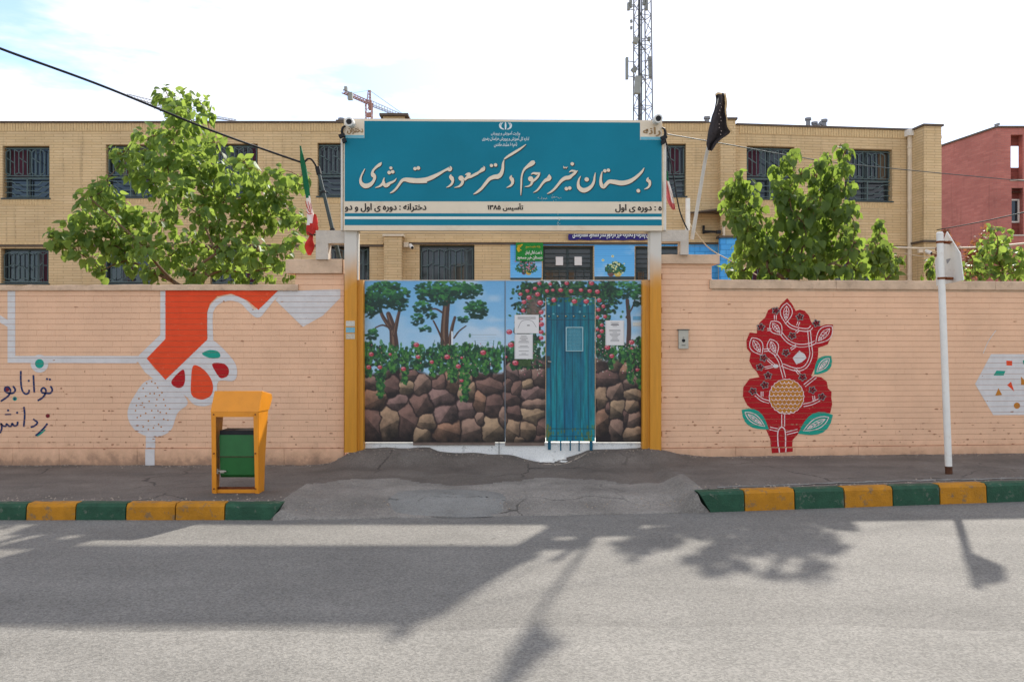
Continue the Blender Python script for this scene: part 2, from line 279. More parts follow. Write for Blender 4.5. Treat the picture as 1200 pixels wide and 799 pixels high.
MT['white'] = mat('white_paint', S(226, 222, 212), .5, .06, 9, spec=.4, stain=S(170, 150, 125), sscale=9, samt=.5)
MT['offwhite'] = mat('offwhite_paint', S(214, 208, 196), .55, .08, 6)
MT['rust'] = mat('rust', S(120, 66, 36), .85, .3, 30)
MT['black'] = mat('black_rubber', (.012, .012, .013, 1), .6, .2, 9)
MT['blackcloth'] = mat('black_cloth', (.045, .037, .038, 1), .9, .3, 12)
MT['binyellow'] = mat('bin_yellow', S(220, 138, 18), .38, .07, 5, spec=.5, stain=S(180, 105, 20), sscale=8, samt=.5)
MT['bingreen'] = mat('bin_green', S(34, 98, 44), .45, .16, 6, spec=.4, stain=S(30, 60, 36), sscale=6, samt=.6)
MT['kgreen'] = mat('kerb_green', S(38, 76, 54), .7, .22, 9, .6, 60, stain=S(104, 108, 94), sscale=11, samt=.75, srng=(.57, .66))
MT['kyellow'] = mat('kerb_yellow', S(176, 118, 20), .7, .16, 9, .6, 60, stain=S(120, 100, 74), sscale=11, samt=.8, srng=(.55, .64))
MT['kside'] = mat('kerb_concrete', S(150, 140, 125), .9, .2, 9, .6, 60)
MT['signblue'] = mat('sign_blue', S(14, 120, 140), .5, .1, 1.1, spec=.15, stain=S(24, 116, 140), sscale=2.2, samt=.5)
MT['signbeige'] = mat('sign_beige', S(222, 206, 180), .5, .05, 2, spec=.4, stain=S(186, 160, 128), sscale=2.5, samt=.6)
MT['signwhite'] = mat('sign_white', S(226, 226, 214), .5, .05, 3)
MT['ink'] = mat('sign_ink', S(40, 30, 24), .5, .1, 8)
MT['outline'] = mat('letter_outline', S(30, 44, 50), .5, .1, 8)
MT['letter'] = mat('letter_cream', S(226, 208, 182), .5, .04, 6)
MT['fadeletter'] = mat('faded_letter', S(150, 120, 82), .6, .2, 20)
MT['emblem'] = mat('emblem_white', S(222, 228, 224), .5, .04, 6)
for k, c in dict(mwhite=(212, 206, 200), morange=(228, 74, 32), mred=(176, 16, 22), mred2=(172, 12, 22), mteal=(30, 152, 128), mgold=(190, 122, 40), mnavy=(28, 48, 92), mmar=(120, 30, 40), mline=(232, 206, 200), mgrey=(140, 130, 124), mberry=(74, 10, 26), mdark=(66, 46, 40)).items():
    MT[k] = mat('mural_'+k[1:], S(*c), .7, .07, 9, .25, 90, stain=PEACH, sscale=24, samt=.45, srng=(.63, .70))
MT['paper'] = mat('paper', S(222, 218, 212), .8, .03, 4)
MT['printgrey'] = mat('print_grey', S(110, 104, 104), .8, .1, 60)
MT['purple'] = mat('banner_purple', S(48, 38, 110), .7, .15, 8)
MT['postergreen'] = mat('poster_green', S(22, 124, 44), .6, .12, 8)
MT['posteryellow'] = mat('poster_yellow', S(210, 170, 30), .6, .1, 8)
MT['flaggreen'] = mat('flag_green', S(18, 96, 60), .8, .15, 8)
MT['flagwhite'] = mat('flag_white', S(228, 216, 206), .8, .08, 8)
MT['flagred'] = mat('flag_red', S(184, 46, 38), .8, .15, 8)
MT['flagpink'] = mat('flag_pink', S(220, 120, 120), .8, .15, 8)
MT['steel'] = mat('intercom_steel', S(172, 166, 152), .4, .06, 20, metal=.6)
MT['terrazzo'] = mat('white_terrazzo', S(232, 230, 222), .7, .14, 70, .3, 60, stain=S(110, 104, 96), sscale=12, samt=.8)
MT['tower'] = mat('tower_steel', S(132, 132, 134), .6, .1, 3, metal=.3)
MT['antenna'] = mat('antenna_panel', S(140, 142, 136), .6, .1, 3)
MT['cranered'] = mat('crane_red', S(160, 118, 106), .6, .15, 3)
MT['cranegrey'] = mat('crane_grey', S(150, 152, 158), .6, .1, 3)
MT['bark'] = mat('bark', S(104, 84, 62), .9, .3, 14, .8, 40)
MT['twig'] = mat('twig', S(128, 96, 62), .85, .2, 14)
def gatepost_mat():
    m = mat('gate_post_paint', S(204, 138, 34), .5, .1, 3, spec=.4, vec=(8, 8, .6)); N, L = NL(m); b = N['Principled BSDF']; src = b.inputs['Base Color'].links[0].from_socket
    g = N.new('ShaderNodeNewGeometry'); sp = N.new('ShaderNodeSeparateXYZ'); L.new(g.outputs['Position'], sp.inputs[0])
    n = N.new('ShaderNodeTexNoise'); n.inputs['Scale'].default_value = 3.5; L.new(g.outputs['Position'], n.inputs['Vector'])
    a = N.new('ShaderNodeMath'); a.operation = 'MULTIPLY_ADD'; a.inputs[1].default_value = .35; L.new(n.outputs['Fac'], a.inputs[0]); L.new(sp.outputs[2], a.inputs[2])
    r = N.new('ShaderNodeMapRange'); r.inputs['From Min'].default_value = 2.55; r.inputs['From Max'].default_value = 3.05; L.new(a.outputs[0], r.inputs['Value'])
    mm = N.new('ShaderNodeMix'); mm.data_type = 'RGBA'; L.new(r.outputs[0], mm.inputs['Factor']); L.new(src, mm.inputs['A']); mm.inputs['B'].default_value = S(206, 198, 184); L.new(mm.outputs['Result'], b.inputs['Base Color']); return m
MT['gatepost'] = gatepost_mat()
def leafmat(name, c1, c2, tr):
    m = bpy.data.materials.new(name); m.use_nodes = True; N, L = NL(m); b = N['Principled BSDF']; b.inputs['Roughness'].default_value = .5; b.inputs['Specular IOR Level'].default_value = .22
    g = N.new('ShaderNodeNewGeometry'); n = N.new('ShaderNodeTexNoise'); n.inputs['Scale'].default_value = 7; n.inputs['Detail'].default_value = 5; L.new(g.outputs['Position'], n.inputs['Vector'])
    r = N.new('ShaderNodeMapRange'); r.inputs['From Min'].default_value = .35; r.inputs['From Max'].default_value = .65; L.new(n.outputs['Fac'], r.inputs['Value'])
    mm = N.new('ShaderNodeMix'); mm.data_type = 'RGBA'; mm.inputs['A'].default_value = c1; mm.inputs['B'].default_value = c2; L.new(r.outputs[0], mm.inputs['Factor']); L.new(mm.outputs['Result'], b.inputs['Base Color'])
    t = N.new('ShaderNodeBsdfTranslucent'); t.inputs['Color'].default_value = tr; ms = N.new('ShaderNodeMixShader'); ms.inputs[0].default_value = .5
    L.new(b.outputs[0], ms.inputs[1]); L.new(t.outputs[0], ms.inputs[2]); L.new(ms.outputs[0], N['Material Output'].inputs[0]); return m
MT['leaf'] = leafmat('leaf_bright', (.055, .12, .03, 1), (.125, .21, .05, 1), (.36, .48, .08, 1))
MT['leafd'] = leafmat('leaf_deep', (.048, .088, .026, 1), (.11, .16, .04, 1), (.30, .42, .06, 1))
MT['leafdry'] = leafmat('leaf_dry', (.22, .09, .05, 1), (.28, .13, .07, 1), (.3, .12, .05, 1))

# ================================================================== GROUND
MB().box(-400, 400, -60, 700, -.5, -.045).build('ground', MT['earth'], kind='structure')
ZR = 0.0
YL = 7.70; XLK = (330-CX)*YL/F; XRK = (820-CX)*8.03/F; KS = (8.59-8.03)/((1200-CX)*8.59/F-XRK)
def ykerb(x):
    if x <= XLK: return YL
    if x >= XRK: return 8.03+(x-XRK)*KS
    return YL+(8.03-YL)*(x-XLK)/(XRK-XLK)
mb = MB(); xs = np.linspace(-40, 40, 161)
rows = [[(x, -40, ZR), (x, ykerb(x)+.3, ZR)] for x in xs]
vs = [p for r in rows for p in r]; mb.add(vs, [(2*i, 2*i+2, 2*i+3, 2*i+1) for i in range(len(xs)-1)])
mb.build('road', MT['asphalt'], kind='structure')
mb = MB(); xs = np.linspace(-14, 14, 141)
vs = []
for x in xs: vs += [(x, -6, ZR+.004), (x, 4.78+.05*math.sin(x*1.3)+.03*math.sin(x*3.7+1)+.02*x*.3, ZR+.004)]
mb.add(vs, [(2*i, 2*i+2, 2*i+3, 2*i+1) for i in range(len(xs)-1)])
mb.build('road_resurfacing', MT['asphalt_light'], kind='structure')
def ss(a, b, x):
    t = min(1, max(0, (x-a)/(b-a))); return t*t*(3-2*t)
def hsh(x, y): return math.sin(x*7.1+1.3*math.sin(y*5.3))*math.cos(y*6.7+1.1*math.sin(x*4.1))
WY = 10.5
def zpave(x, y):
    yk = ykerb(x); t = (y-yk)/max(.5, WY-yk)
    zl = .155-.06*t; zr = .198+.0*t
    side = zl if x < 0 else zr
    a = ss(-2.35, -2.0, x)*(1-ss(1.62, 1.88, x))
    d = y-yk
    ap = .012+.09*ss(0, .55, d)+.05*ss(.5, 2.6, d)
    ap += .012*hsh(x, y)*ss(0, .3, d)
    g = 0
    u = x*F/10.3+CX                        # mound of patched asphalt against the gate sill
    prof = np.interp(u, [380, 425, 500, 512, 590, 600, 630, 655, 668, 690, 755, 800], [.03, .16, .155, .10, .07, .06, -.02, -.02, .03, .12, .15, .05])
    g = prof*ss(WY-.55, WY-.08, y)*ss(-2.75, -2.2, x)*(1-ss(2.0, 2.6, x))
    return side*(1-a)+ap*a+g+.004*hsh(x*2.3, y*1.9)
mb = MB(); xs = np.concatenate([np.linspace(-16, -5, 40), np.linspace(-4.95, 5.95, 330), np.linspace(6.1, 16, 40)]); ny = 46; vs = []
for x in xs:
    k = .12 if (x < XLK-.13 or x > XRK+.13) else 0
    y0 = ykerb(x)+k; y1 = WY+.25 if x < 1.9 else WY+.25+(x-1.9)*.09
    vs.append((x, y0-.012+.01*math.sin(x*9), -.03))
    for j in range(1, ny):
        y = y0+(y1-y0)*(j-1)/(ny-2); z = zpave(x, y); e_ = min(x-(XLK-.13), (XRK+.13)-x)
        if k == 0 and e_ < .14 and y-y0 < .15: z = min(z, 1.05*max(0, e_)-.02)
        vs.append((x, y+(.014*math.sin(x*11)+.01*math.sin(x*23) if j == 1 and k == 0 else 0), z))
fs = [(i*ny+j, (i+1)*ny+j, (i+1)*ny+j+1, i*ny+j+1) for i in range(len(xs)-1) for j in range(ny-1)]
fm = [1 if (XLK-.1 < (xs[f[0]//ny]) < XRK+.05 and (f[0] % ny) < 20+3*math.sin(xs[f[0]//ny]*3)) else 0 for f in fs]
mb.v = vs; mb.f = fs; mb.m = fm
mb.build('pavement', [MT['pavement'], MT['apron']], smooth=True, kind='structure')
# smoother cement repair in the driveway
mb = MB(); poly = smooth([(456, 600), (458, 580), (478, 574), (540, 573), (588, 577), (594, 590), (584, 603), (520, 605)], 5, True)
c = np.mean(poly, 0); NR = 12; rings = [[c+(p-c)*(1-q/NR) for p in poly] for q in range(NR)]; vs = []
for k, r in enumerate(rings):
    for p in r:
        Y = 8.3; 
        for _ in range(6):
            z = zpave((p[0]-CX)*Y/F, Y); Y = (H-z)*F/(p[1]-CY)
        x = (p[0]-CX)*Y/F; vs.append((x, Y, zpave(x, Y)+(-.006 if k == 0 else .007)))
n = len(poly); mb.add(vs, [(k*n+i, k*n+(i+1) % n, (k+1)*n+(i+1) % n, (k+1)*n+i) for k in range(NR-1) for i in range(n)]+[tuple((NR-1)*n+i for i in range(n))])
mb.build('driveway_patch', MT['patch'], smooth=True, kind='structure')
MB().box(-60, 60, 10.9, 300, -.1, .12).build('school_yard', mat('yard', S(150, 140, 125), .9, .15, 1, .3, 30), kind='structure')
m = MB(); vs = []; R_s = random.Random(3); nn = 90
for i in range(nn+1):
    x = XRK+.25+i*4.6/nn
    for q in (.235+.02*math.sin(x*2)+R_s.uniform(-.01, .01), .30+.02*math.sin(x*2)+R_s.uniform(-.012, .012)): vs.append((x, ykerb(x)+q+.02*i/nn, zpave(x, ykerb(x)+q)+.006))
m.add(vs, [(2*i, 2*i+2, 2*i+3, 2*i+1) for i in range(nn)]); m.build('mortar_strip', MT['patch'], kind='structure')
# kerbs
def kerb(name, pts, cols, slope_end):
    root = empty(name, (pts[0][0], pts[0][1], 0), kind='structure')
    for i in range(len(pts)-1):
        a = Vector((pts[i][0], pts[i][1], 0)); b = Vector((pts[i+1][0], pts[i+1][1], 0)); d = (b-a); l = d.length; d.normalize(); nrm = Vector((-d.y, d.x, 0))
        if nrm.y < 0: nrm = -nrm
        g = .006; zt = pts[i][2]+random.uniform(-.003, .003); prof = [(0, -.06), (.012, zt-.03), (.035, zt), (.14, zt+.002), (.14, -.06)]
        m = MB(); l0 = g; l1 = l-g; cut = slope_end and i == 0
        vs = []
        for k, t in enumerate((l0, (l0+l1)/2, l1)):
            for (q, z) in prof:
                tt = t
                if cut and k == 0: tt = t+max(0, (zt-z))*.6
                vs.append(a+d*tt+nrm*(q+random.uniform(-.002, .002))+Vector((0, 0, z)))
        n = len(prof); fs = [(k*n+j, k*n+j+1, (k+1)*n+j+1, (k+1)*n+j) for k in range(2) for j in range(n-1)]+[tuple(range(n)), tuple(range(3*n-1, 2*n-1, -1))]
        m.add(vs, fs); m.build('kerb_stone', MT['kgreen' if cols[i] == 'G' else 'kyellow'], root, label=('green' if cols[i] == 'G' else 'yellow')+' painted kerb stone')
    return root
e = [330, 263, 205, 147, 88, 30, -28, -86, -144, -202]; zk = .152
kerb('kerb', [((p-CX)*YL/F, YL, zk) for p in e], 'GYYGYGYGY', 'in')
e = [819, 873, 932, 990, 1047, 1102, 1157, 1212, 1267, 1322]
def kp(p):
    tx = (p-CX)/F; x = tx*(8.03-XRK*KS)/(1-tx*KS); return (x, 8.03+(x-XRK)*KS, .2)
kerb('kerb', [kp(p) for p in e], 'GYGYGYGYG', 'in')

# ================================================================== BOUNDARY WALLS
FLW = Frame(0, WY, 0); FRW = Frame((775-CX)*WY/F, WY, 4.4)
CO = .0728; BH = .0692; BW = .242
def brick_mesh(wd):
    c = .0016; e = .0003; h = BH; d = .045
    vs = [(0, d, 0), (wd, d, 0), (wd, d, h), (0, d, h), (0, c, 0), (wd, c, 0), (wd, c, h), (0, c, h), (e, 0, c), (wd-e, 0, c), (wd-e, 0, h-c), (e, 0, h-c)]
    fs = [(8, 9, 10, 11), (4, 5, 9, 8), (5, 6, 10, 9), (6, 7, 11, 10), (7, 4, 8, 11), (0, 1, 5, 4), (1, 2, 6, 5), (2, 3, 7, 6), (3, 0, 4, 7)]
    return vs, fs
BRK = {}
def brick_data(wd):
    k = round(wd, 3)
    if k not in BRK:
        vs, fs = brick_mesh(wd); me = bpy.data.meshes.new('brick'); me.from_pydata(vs, [], fs); me.materials.append(MT['peach']); BRK[k] = me
    return BRK[k]
def brick_run(root, fr, u0, u1, z0, ncourse, near, limit=300, d=0):
    bl = []
    for k in range(ncourse):
        z = z0+k*CO+.0018; off = (k % 2)*BW/2+(.012*math.sin(k*2.3)); u = u0-off
        while u < u1-.01:
            a = max(u, u0); b = min(u+BW-.0010, u1)
            if b-a > .02: bl.append((a, b-a if abs((b-a)-(BW-.0010)) > .002 else BW-.0010, z))
            u += BW
    bl.sort(key=lambda q: near(q[0]))
    rt = math.atan2(fr.s, fr.c); o = org(root); rest = MB()
    for i, (a, wd, z) in enumerate(bl):
        dd = d+random.uniform(-.0012, .0006)
        if i < limit:
            ob = bpy.data.objects.new('brick', brick_data(wd)); COL.objects.link(ob); ob.parent = root; ob.location = fr.at(a, dd, z)-o; ob.rotation_euler = (random.uniform(-.004, .004), 0, rt)
        else:
            vs, fs = brick_mesh(wd); rest.add([fr.at(a+x, dd+y, z+zz) for x, y, zz in vs], fs)
    if rest.v: rest.build('brickwork', MT['peach'], root, kind='stuff')
PL = .31                                     # top of the rendered plinth
ZB = PL+.004
def strips(n): return [(PL-.6, PL-.006, .018)]+[(ZB+k*CO+.0022, ZB+k*CO+.0022+BH-.0006, 0) for k in range(n)]
def clip(poly, z0, z1):
    for lim, sg in ((z0, 1), (z1, -1)):
        out = []
        for i in range(len(poly)):
            a = poly[i-1]; b = poly[i]; da = (a[1]-lim)*sg; db = (b[1]-lim)*sg
            if (da >= 0) != (db >= 0):
                t = da/(da-db); out.append((a[0]+(b[0]-a[0])*t, lim))
            if db >= 0: out.append((b[0], b[1]))
        poly = out
        if len(poly) < 3: return []
    return poly
class Paint:
    """flat paint laid on the brick faces, course by course, joints left open"""
    def __init__(s, fr, n, zmax): s.fr = fr; s.st = strips(n); s.n = 0; s.cnt = 0; s.parts = []; s.zmax = zmax
    def convex(s, mb, polys, layer, raw=False):
        s.cnt += 1
        for q in polys:
            q = [tuple(p) if raw else s.fr.px(*p) for p in q]; lo = min(p[1] for p in q); hi = max(p[1] for p in q)
            for a, b, of in s.st:
                if b < lo or a > hi: continue
                c = clip(q, a, min(b, s.zmax)); s.n += 1
                if len(c) > 2: mb.add([s.fr.at(u, -.0026-of-.0009*layer-.00003*(s.cnt % 25), z) for u, z in c], [tuple(range(len(c)))])
    def poly(s, mb, pts, layer):
        t = tessellate_polygon([[Vector((p[0], p[1], 0)) for p in pts]]); s.convex(mb, [[pts[i] for i in tr] for tr in t], layer)
    def line(s, mb, pts, w, layer, k=5):
        pp = smooth(pts, k) if len(pts) > 2 else [np.array(p, float) for p in pts]; s.convex(mb, ribbon(pp, w), layer)
# ---- left wall
LN = 28
lw = empty('boundary_wall', (FLW.at(FLW.u(200), .1, 0)), 'peach painted brick wall left of the gate, with orange and white shapes painted on it', 'wall', 'peach boundary walls either side of the gate')
UG = FLW.u(403); UPR = FLW.u(346)
ztop = ZB+LN*CO
mb = MB(); mb.box(-16, UG, WY+.006, WY+.24, 0, ztop); mb.build('wall_core', MT['peach_joint'], lw)
brick_run(lw, FLW, -7.6, UG, ZB, LN, lambda u: abs(u+2.1))
mb = MB()
px0 = UG
u = UG
while u > -8:                                # rendered plinth in slabs
    l = random.uniform(.6, 1.1); mb.box(u-l+.004, u, WY-.015+random.uniform(0, .004), WY+.005, -.1, PL-.003); u -= l
mb.build('plinth', MT['peach'], lw)
# pier beside gate
pn = 3
brick_run(lw, FLW, UPR, UG, ztop, pn, lambda u: 0)
pz = ztop+pn*CO
mb = MB(); mb.box(UPR, UG, WY+.006, WY+.24, ztop, pz); mb.build('pier', MT['peach_joint'], lw)
def slab(m, u0, u1, d0, d1, z0, z1, fr, seed=0, zl=None):
    """coping length with chipped, uneven edges"""
    R = random.Random(seed); n = max(2, int((u1-u0)/.12)); prof = []
    vs = []
    for i in range(n+1):
        u = u0+(u1-u0)*i/n; j = R.uniform(-.004, .004); k = R.uniform(-.006, .004) if R.random() < .85 else -.015
        zz = z1+(0 if zl is None else (zl-z1)*(1-i/n))
        for d, z in ((d0-k, z0+j*.4), (d0-k+.004, zz-.012+j), (d0+.014, zz+j), (d1-.01, zz), (d1, zz-.01), (d1, z0)): vs.append(fr.at(u, d, z))
    fs = [(i*6+a, i*6+(a+1) % 6, (i+1)*6+(a+1) % 6, (i+1)*6+a) for i in range(n) for a in range(6)]+[tuple(range(6)), tuple(n*6+a for a in range(5, -1, -1))]
    m.add(vs, fs)
mb = MB(); slab(mb, FLW.u(336), UG-.01, -.055, .29, pz+.002, H+(CY-304)*WY/F, FLW, 3); mb.build('pier_cap', MT['coping'], lw)
cz = H+(CY-333)*WY/F
u = FLW.u(350)
i = 0
while u > -8:
    l = [1.9, 2.3, 2.05, 1.7][i % 4]; mb = MB(); slab(mb, u-l+.004, u, -.035, .27, ztop+.002 if cz-ztop > .06 else cz-.075, cz+.004*math.sin(i*2)-.01*i, FLW, 10+i, cz+.004*math.sin(i*2)-.01*i-.01); mb.build('coping', MT['coping'], lw); u -= l; i += 1
# ---- mural on the left wall
PN = Paint(FLW, LN+pn, 2.62)
def mural(name, mt, parent, fn, pn=None, label=None):
    m = MB(); fn(m); return m.build(name, MT[mt], parent, fixn=False, label=label)
def L_white(m):
    A = lambda pts: PN.poly(m, pts, 0)
    A([(9, 341), (18, 341), (18, 417), (9, 425)]); A([(9, 425), (18, 417), (163, 417), (160, 425.5)])
    A([(0, 369), (9, 375), (9, 383), (0, 378)])
    A([(188, 341), (195, 341), (195, 397), (172, 424), (160, 424), (163, 416), (188, 392)])
    A([(162, 424), (173, 421), (181, 432), (196, 445), (190, 452), (170, 436)])
    A([(325, 338), (332, 341), (306, 368), (300, 370), (297, 365)])
    A([(323, 352), (330, 341), (399, 339), (399, 349), (378, 370), (355, 383)])
    # stroke under the orange scroll
    PN.line(m, [(247, 403), (246, 374), (248, 362), (256, 353), (270, 349), (284, 353), (293, 362), (302, 369), (309, 362), (325, 342)], 6.5, 0)
    # white lobes
    PN.poly(m, [tuple(p) for p in smooth([(172, 446), (158, 463), (150, 480), (152, 495), (163, 507), (182, 512), (200, 504), (208, 484), (220, 470), (196, 446)], 5, True)], 0)
    PN.poly(m, [tuple(p) for p in smooth([(194, 446), (218, 418), (240, 398), (252, 400), (272, 420), (278, 434), (274, 446), (256, 447), (254, 466), (244, 475), (228, 474), (218, 464), (205, 458)], 5, True)], 1)
    A([(171, 510), (182, 510), (182, 546), (171, 546)])
    PN.poly(m, ell(46.5, 426, 10.5, 10.5, 22), 1)
mural('painted_outline', 'mwhite', lw, L_white)
mural('painted_scroll', 'morange', lw, lambda m: (PN.poly(m, [(194, 340.5), (326, 340.5), (303, 363), (290, 352), (271, 344), (255, 347), (246, 356), (243, 365), (243, 398), (194, 445), (172, 420), (194, 397)], 2)))
def L_drop_red(m):
    PN.poly(m, [tuple(p) for p in smooth([(215, 433), (217, 445), (214, 453), (207, 454), (201, 449), (204, 442)], 5, True)], 2)
    PN.poly(m, [tuple(p) for p in smooth([(249, 426), (262, 426), (268, 432), (267, 440), (259, 443), (253, 436)], 5, True)], 2)
mural('painted_drop', 'mred', lw, L_drop_red, label='two small red painted drops')
mural('painted_drop', 'morange', lw, lambda m: PN.poly(m, [tuple(p) for p in smooth([(227, 428), (240, 434), (249, 448), (248, 462), (237, 468), (225, 463), (224, 446)], 5, True)], 2), label='large orange painted drop')
def L_teal(m):
    PN.poly(m, [tuple(p) for p in smooth([(237, 414), (246, 410), (256, 412), (258, 418), (250, 420), (242, 418)], 5, True)], 2); PN.poly(m, ell(46.5, 426, 5.2, 5.4, 18), 2)
mural('painted_spot', 'mteal', lw, L_teal)
def L_dots(m):
    for i, (x, y) in enumerate([(178, 447), (172, 449), (182, 449), (168, 455), (185, 454), (176, 461), (171, 464), (190, 460), (163, 467), (181, 461), (187, 463), (160, 475), (175, 470), (192, 468), (194, 475), (169, 477), (183, 475), (178, 481), (159, 481), (188, 483), (171, 484), (195, 484), (165, 487), (181, 489), (192, 491), (174, 493), (161, 489), (186, 497), (168, 500), (197, 492), (180, 501), (174, 503), (189, 500), (167, 472), (184, 468), (199, 479)]):
        PN.poly(m, ell(x, y, .95, .95, 7), 2)
mural('painted_dots', 'mgold', lw, L_dots)
def T1(x, y): return (x/8.87, 430+y/8.87)
def L_text(m):
    J = lambda pts, w=2.1: PN.line(m, [T1(*p) for p in pts], w, 1)
    J([(525, 195), (545, 235), (525, 270), (480, 272)]); J([(480, 272), (440, 265), (430, 235), (455, 215), (478, 240), (470, 280), (440, 320), (393, 348)])
    PN.poly(m, ell(*T1(490, 124), 1.3), 1); PN.poly(m, ell(*T1(520, 129), 1.3), 1)
    J([(348, 80), (352, 160), (358, 265)]); J([(218, 40), (218, 150), (232, 240), (265, 278), (298, 268), (305, 235)]); PN.poly(m, ell(*T1(300, 142), 1.3), 1)
    J([(135, 195), (160, 235), (140, 268), (95, 272), (55, 250), (55, 215), (85, 205), (110, 240), (95, 290), (55, 325), (8, 355)]); PN.poly(m, ell(*T1(155, 328), 1.3), 3)
    J([(495, 585), (460, 630), (410, 680), (370, 712)]); J([(345, 540), (390, 575), (360, 610), (320, 625)]); J([(250, 412), (258, 500), (248, 620)])
    J([(185, 565), (180, 600), (150, 610), (128, 585), (120, 610), (95, 612), (70, 590), (62, 612), (30, 608), (12, 585), (20, 620), (15, 655), (0, 685)]); J([(52, 492), (118, 490)], 1.6); PN.poly(m, ell(*T1(86, 450), 1.3), 1); PN.poly(m, ell(*T1(180, 473), 1.3), 1)
mural('painted_lettering', 'mnavy', lw, L_text)
mural('painted_dot', 'mmar', lw, lambda m: (PN.poly(m, ell(*T1(498, 505), 2.5), 1), PN.poly(m, ell(*T1(78, 232), 2.4), 0)))
mural('painted_shadow_stroke', 'mteal', lw, lambda m: (PN.line(m, [T1(470, 650), (T1(425, 690)), T1(385, 716)], 1.8, 0), PN.poly(m, ell(*T1(155, 328), 2.5), 0)))
# ---- right wall
rw = empty('boundary_wall', FRW.at(2.5, .1, 0), 'peach painted brick wall right of the gate, with a red flowering plant painted on it', 'wall', 'peach boundary walls either side of the gate')
RN = 29; zt2 = ZB+RN*CO-.035; UP2 = FRW.u(834)
mb = MB(); mb.box(0, 14, .006, .24, 0, ZB+28*CO+.02, T=FRW.at); mb.build('wall_core', MT['peach_joint'], rw)
brick_run(rw, FRW, 0, 8.2, ZB, 28, lambda u: abs(u-1.9))
mb = MB(); u = 0
while u < 8.5:
    l = random.uniform(.7, 1.2); mb.box(u, u+l-.004, -.015-random.uniform(0, .004), .005, -.1, PL-.003, T=FRW.at); u += l
mb.build('plinth', MT['peach'], rw)
z28 = ZB+28*CO; brick_run(rw, FRW, 0, UP2, z28, 5, lambda u: 0); pz2 = z28+5*CO
mb = MB(); mb.box(0, UP2, .006, .24, z28, pz2, T=FRW.at); mb.build('pier', MT['peach_joint'], rw)
mb = MB(); slab(mb, FRW.u(773.5), FRW.u(842), -.055, .29, pz2+.002-.02, H+(CY-298.5)*WY/F, FRW, 31); mb.build('pier_cap', MT['coping'], rw)
u = FRW.u(831); i = 0
while u < 8.3:
    l = [1.7, 2.2, 2.0][i % 3]; mb = MB(); ct = H+(CY-327.5)*WY/F; slab(mb, u, u+l-.004, -.035, .27, z28+.03 if ct-z28 > .13 else ct-.085, ct+.003*math.sin(i), FRW, 41+i); mb.build('coping', MT['coping'], rw); u += l; i += 1
mb = MB(); mb.box(UP2, 8.3, .004, .0055, z28-.002, ct-.08, T=FRW.at); mb.build('mortar_bed', MT['coping'], rw)
PR = Paint(FRW, 28, 2.4)
def murR(name, mt, fn, label=None):
    m = MB(); fn(m); return m.build(name, MT[mt], rw, fixn=False, label=label)
def A1(x, y): return (865+x/8.875, 345+y/8.875)
def A2(x, y): return (865+x/7.608, 430+y/7.608)
sil = [A1(*p) for p in [(510, 38), (440, 110), (425, 140), (370, 132), (310, 165), (280, 240), (225, 290), (195, 350), (195, 405), (120, 395), (85, 480), (90, 560), (130, 610), (115, 690), (150, 760), (190, 800)]]
sil += [A2(*p) for p in [(190, 90), (100, 105), (45, 180), (42, 260), (80, 340), (150, 395), (250, 560), (285, 640), (295, 765), (350, 762), (480, 752), (485, 650), (530, 600), (600, 480), (700, 420), (820, 410), (838, 330), (830, 270), (832, 220), (800, 190), (790, 130), (740, 90), (650, 80)]]
sil += [A1(*p) for p in [(780, 800), (820, 700), (832, 620), (832, 555), (930, 520), (975, 420), (985, 315), (920, 312), (860, 330), (760, 290), (735, 220), (690, 170), (640, 158), (598, 172), (560, 100)]]
murR('painted_plant', 'mred2', lambda m: PR.poly(m, sil, 0))
def leafpoly(x0, y0, x1, y1, b, k=8):
    a = np.array((x0, y0), float); c = np.array((x1, y1), float); d = c-a; n = np.array((-d[1], d[0]))
    up = [a+d*t+n*b*math.sin(PI*t**.85) for t in np.linspace(0, 1, k)]; dn = [a+d*t-n*b*math.sin(PI*t**.85) for t in np.linspace(1, 0, k)][1:-1]
    return [tuple(p) for p in up+dn]
TL = [((869, 480), (901, 503), .26), ((976, 486), (935, 508), .27), ((974, 417), (954, 439), .30)]
murR('painted_leaf', 'mteal', lambda m: [PR.poly(m, leafpoly(*a, *b, w), 1) for a, b, w in TL])
murR('painted_flower_head', 'mgold', lambda m: PR.poly(m, ell(921.5, 464.5, 20.5, 20.5, 30), 1))
murR('painted_gap', 'mwhite', lambda m: (PR.poly(m, [A1(*p) for p in [(565, 660), (635, 585), (690, 620), (710, 660), (665, 700), (605, 728)]], 1), PR.poly(m, ell(*A1(390, 745), 3.4, 2.2), 1)))
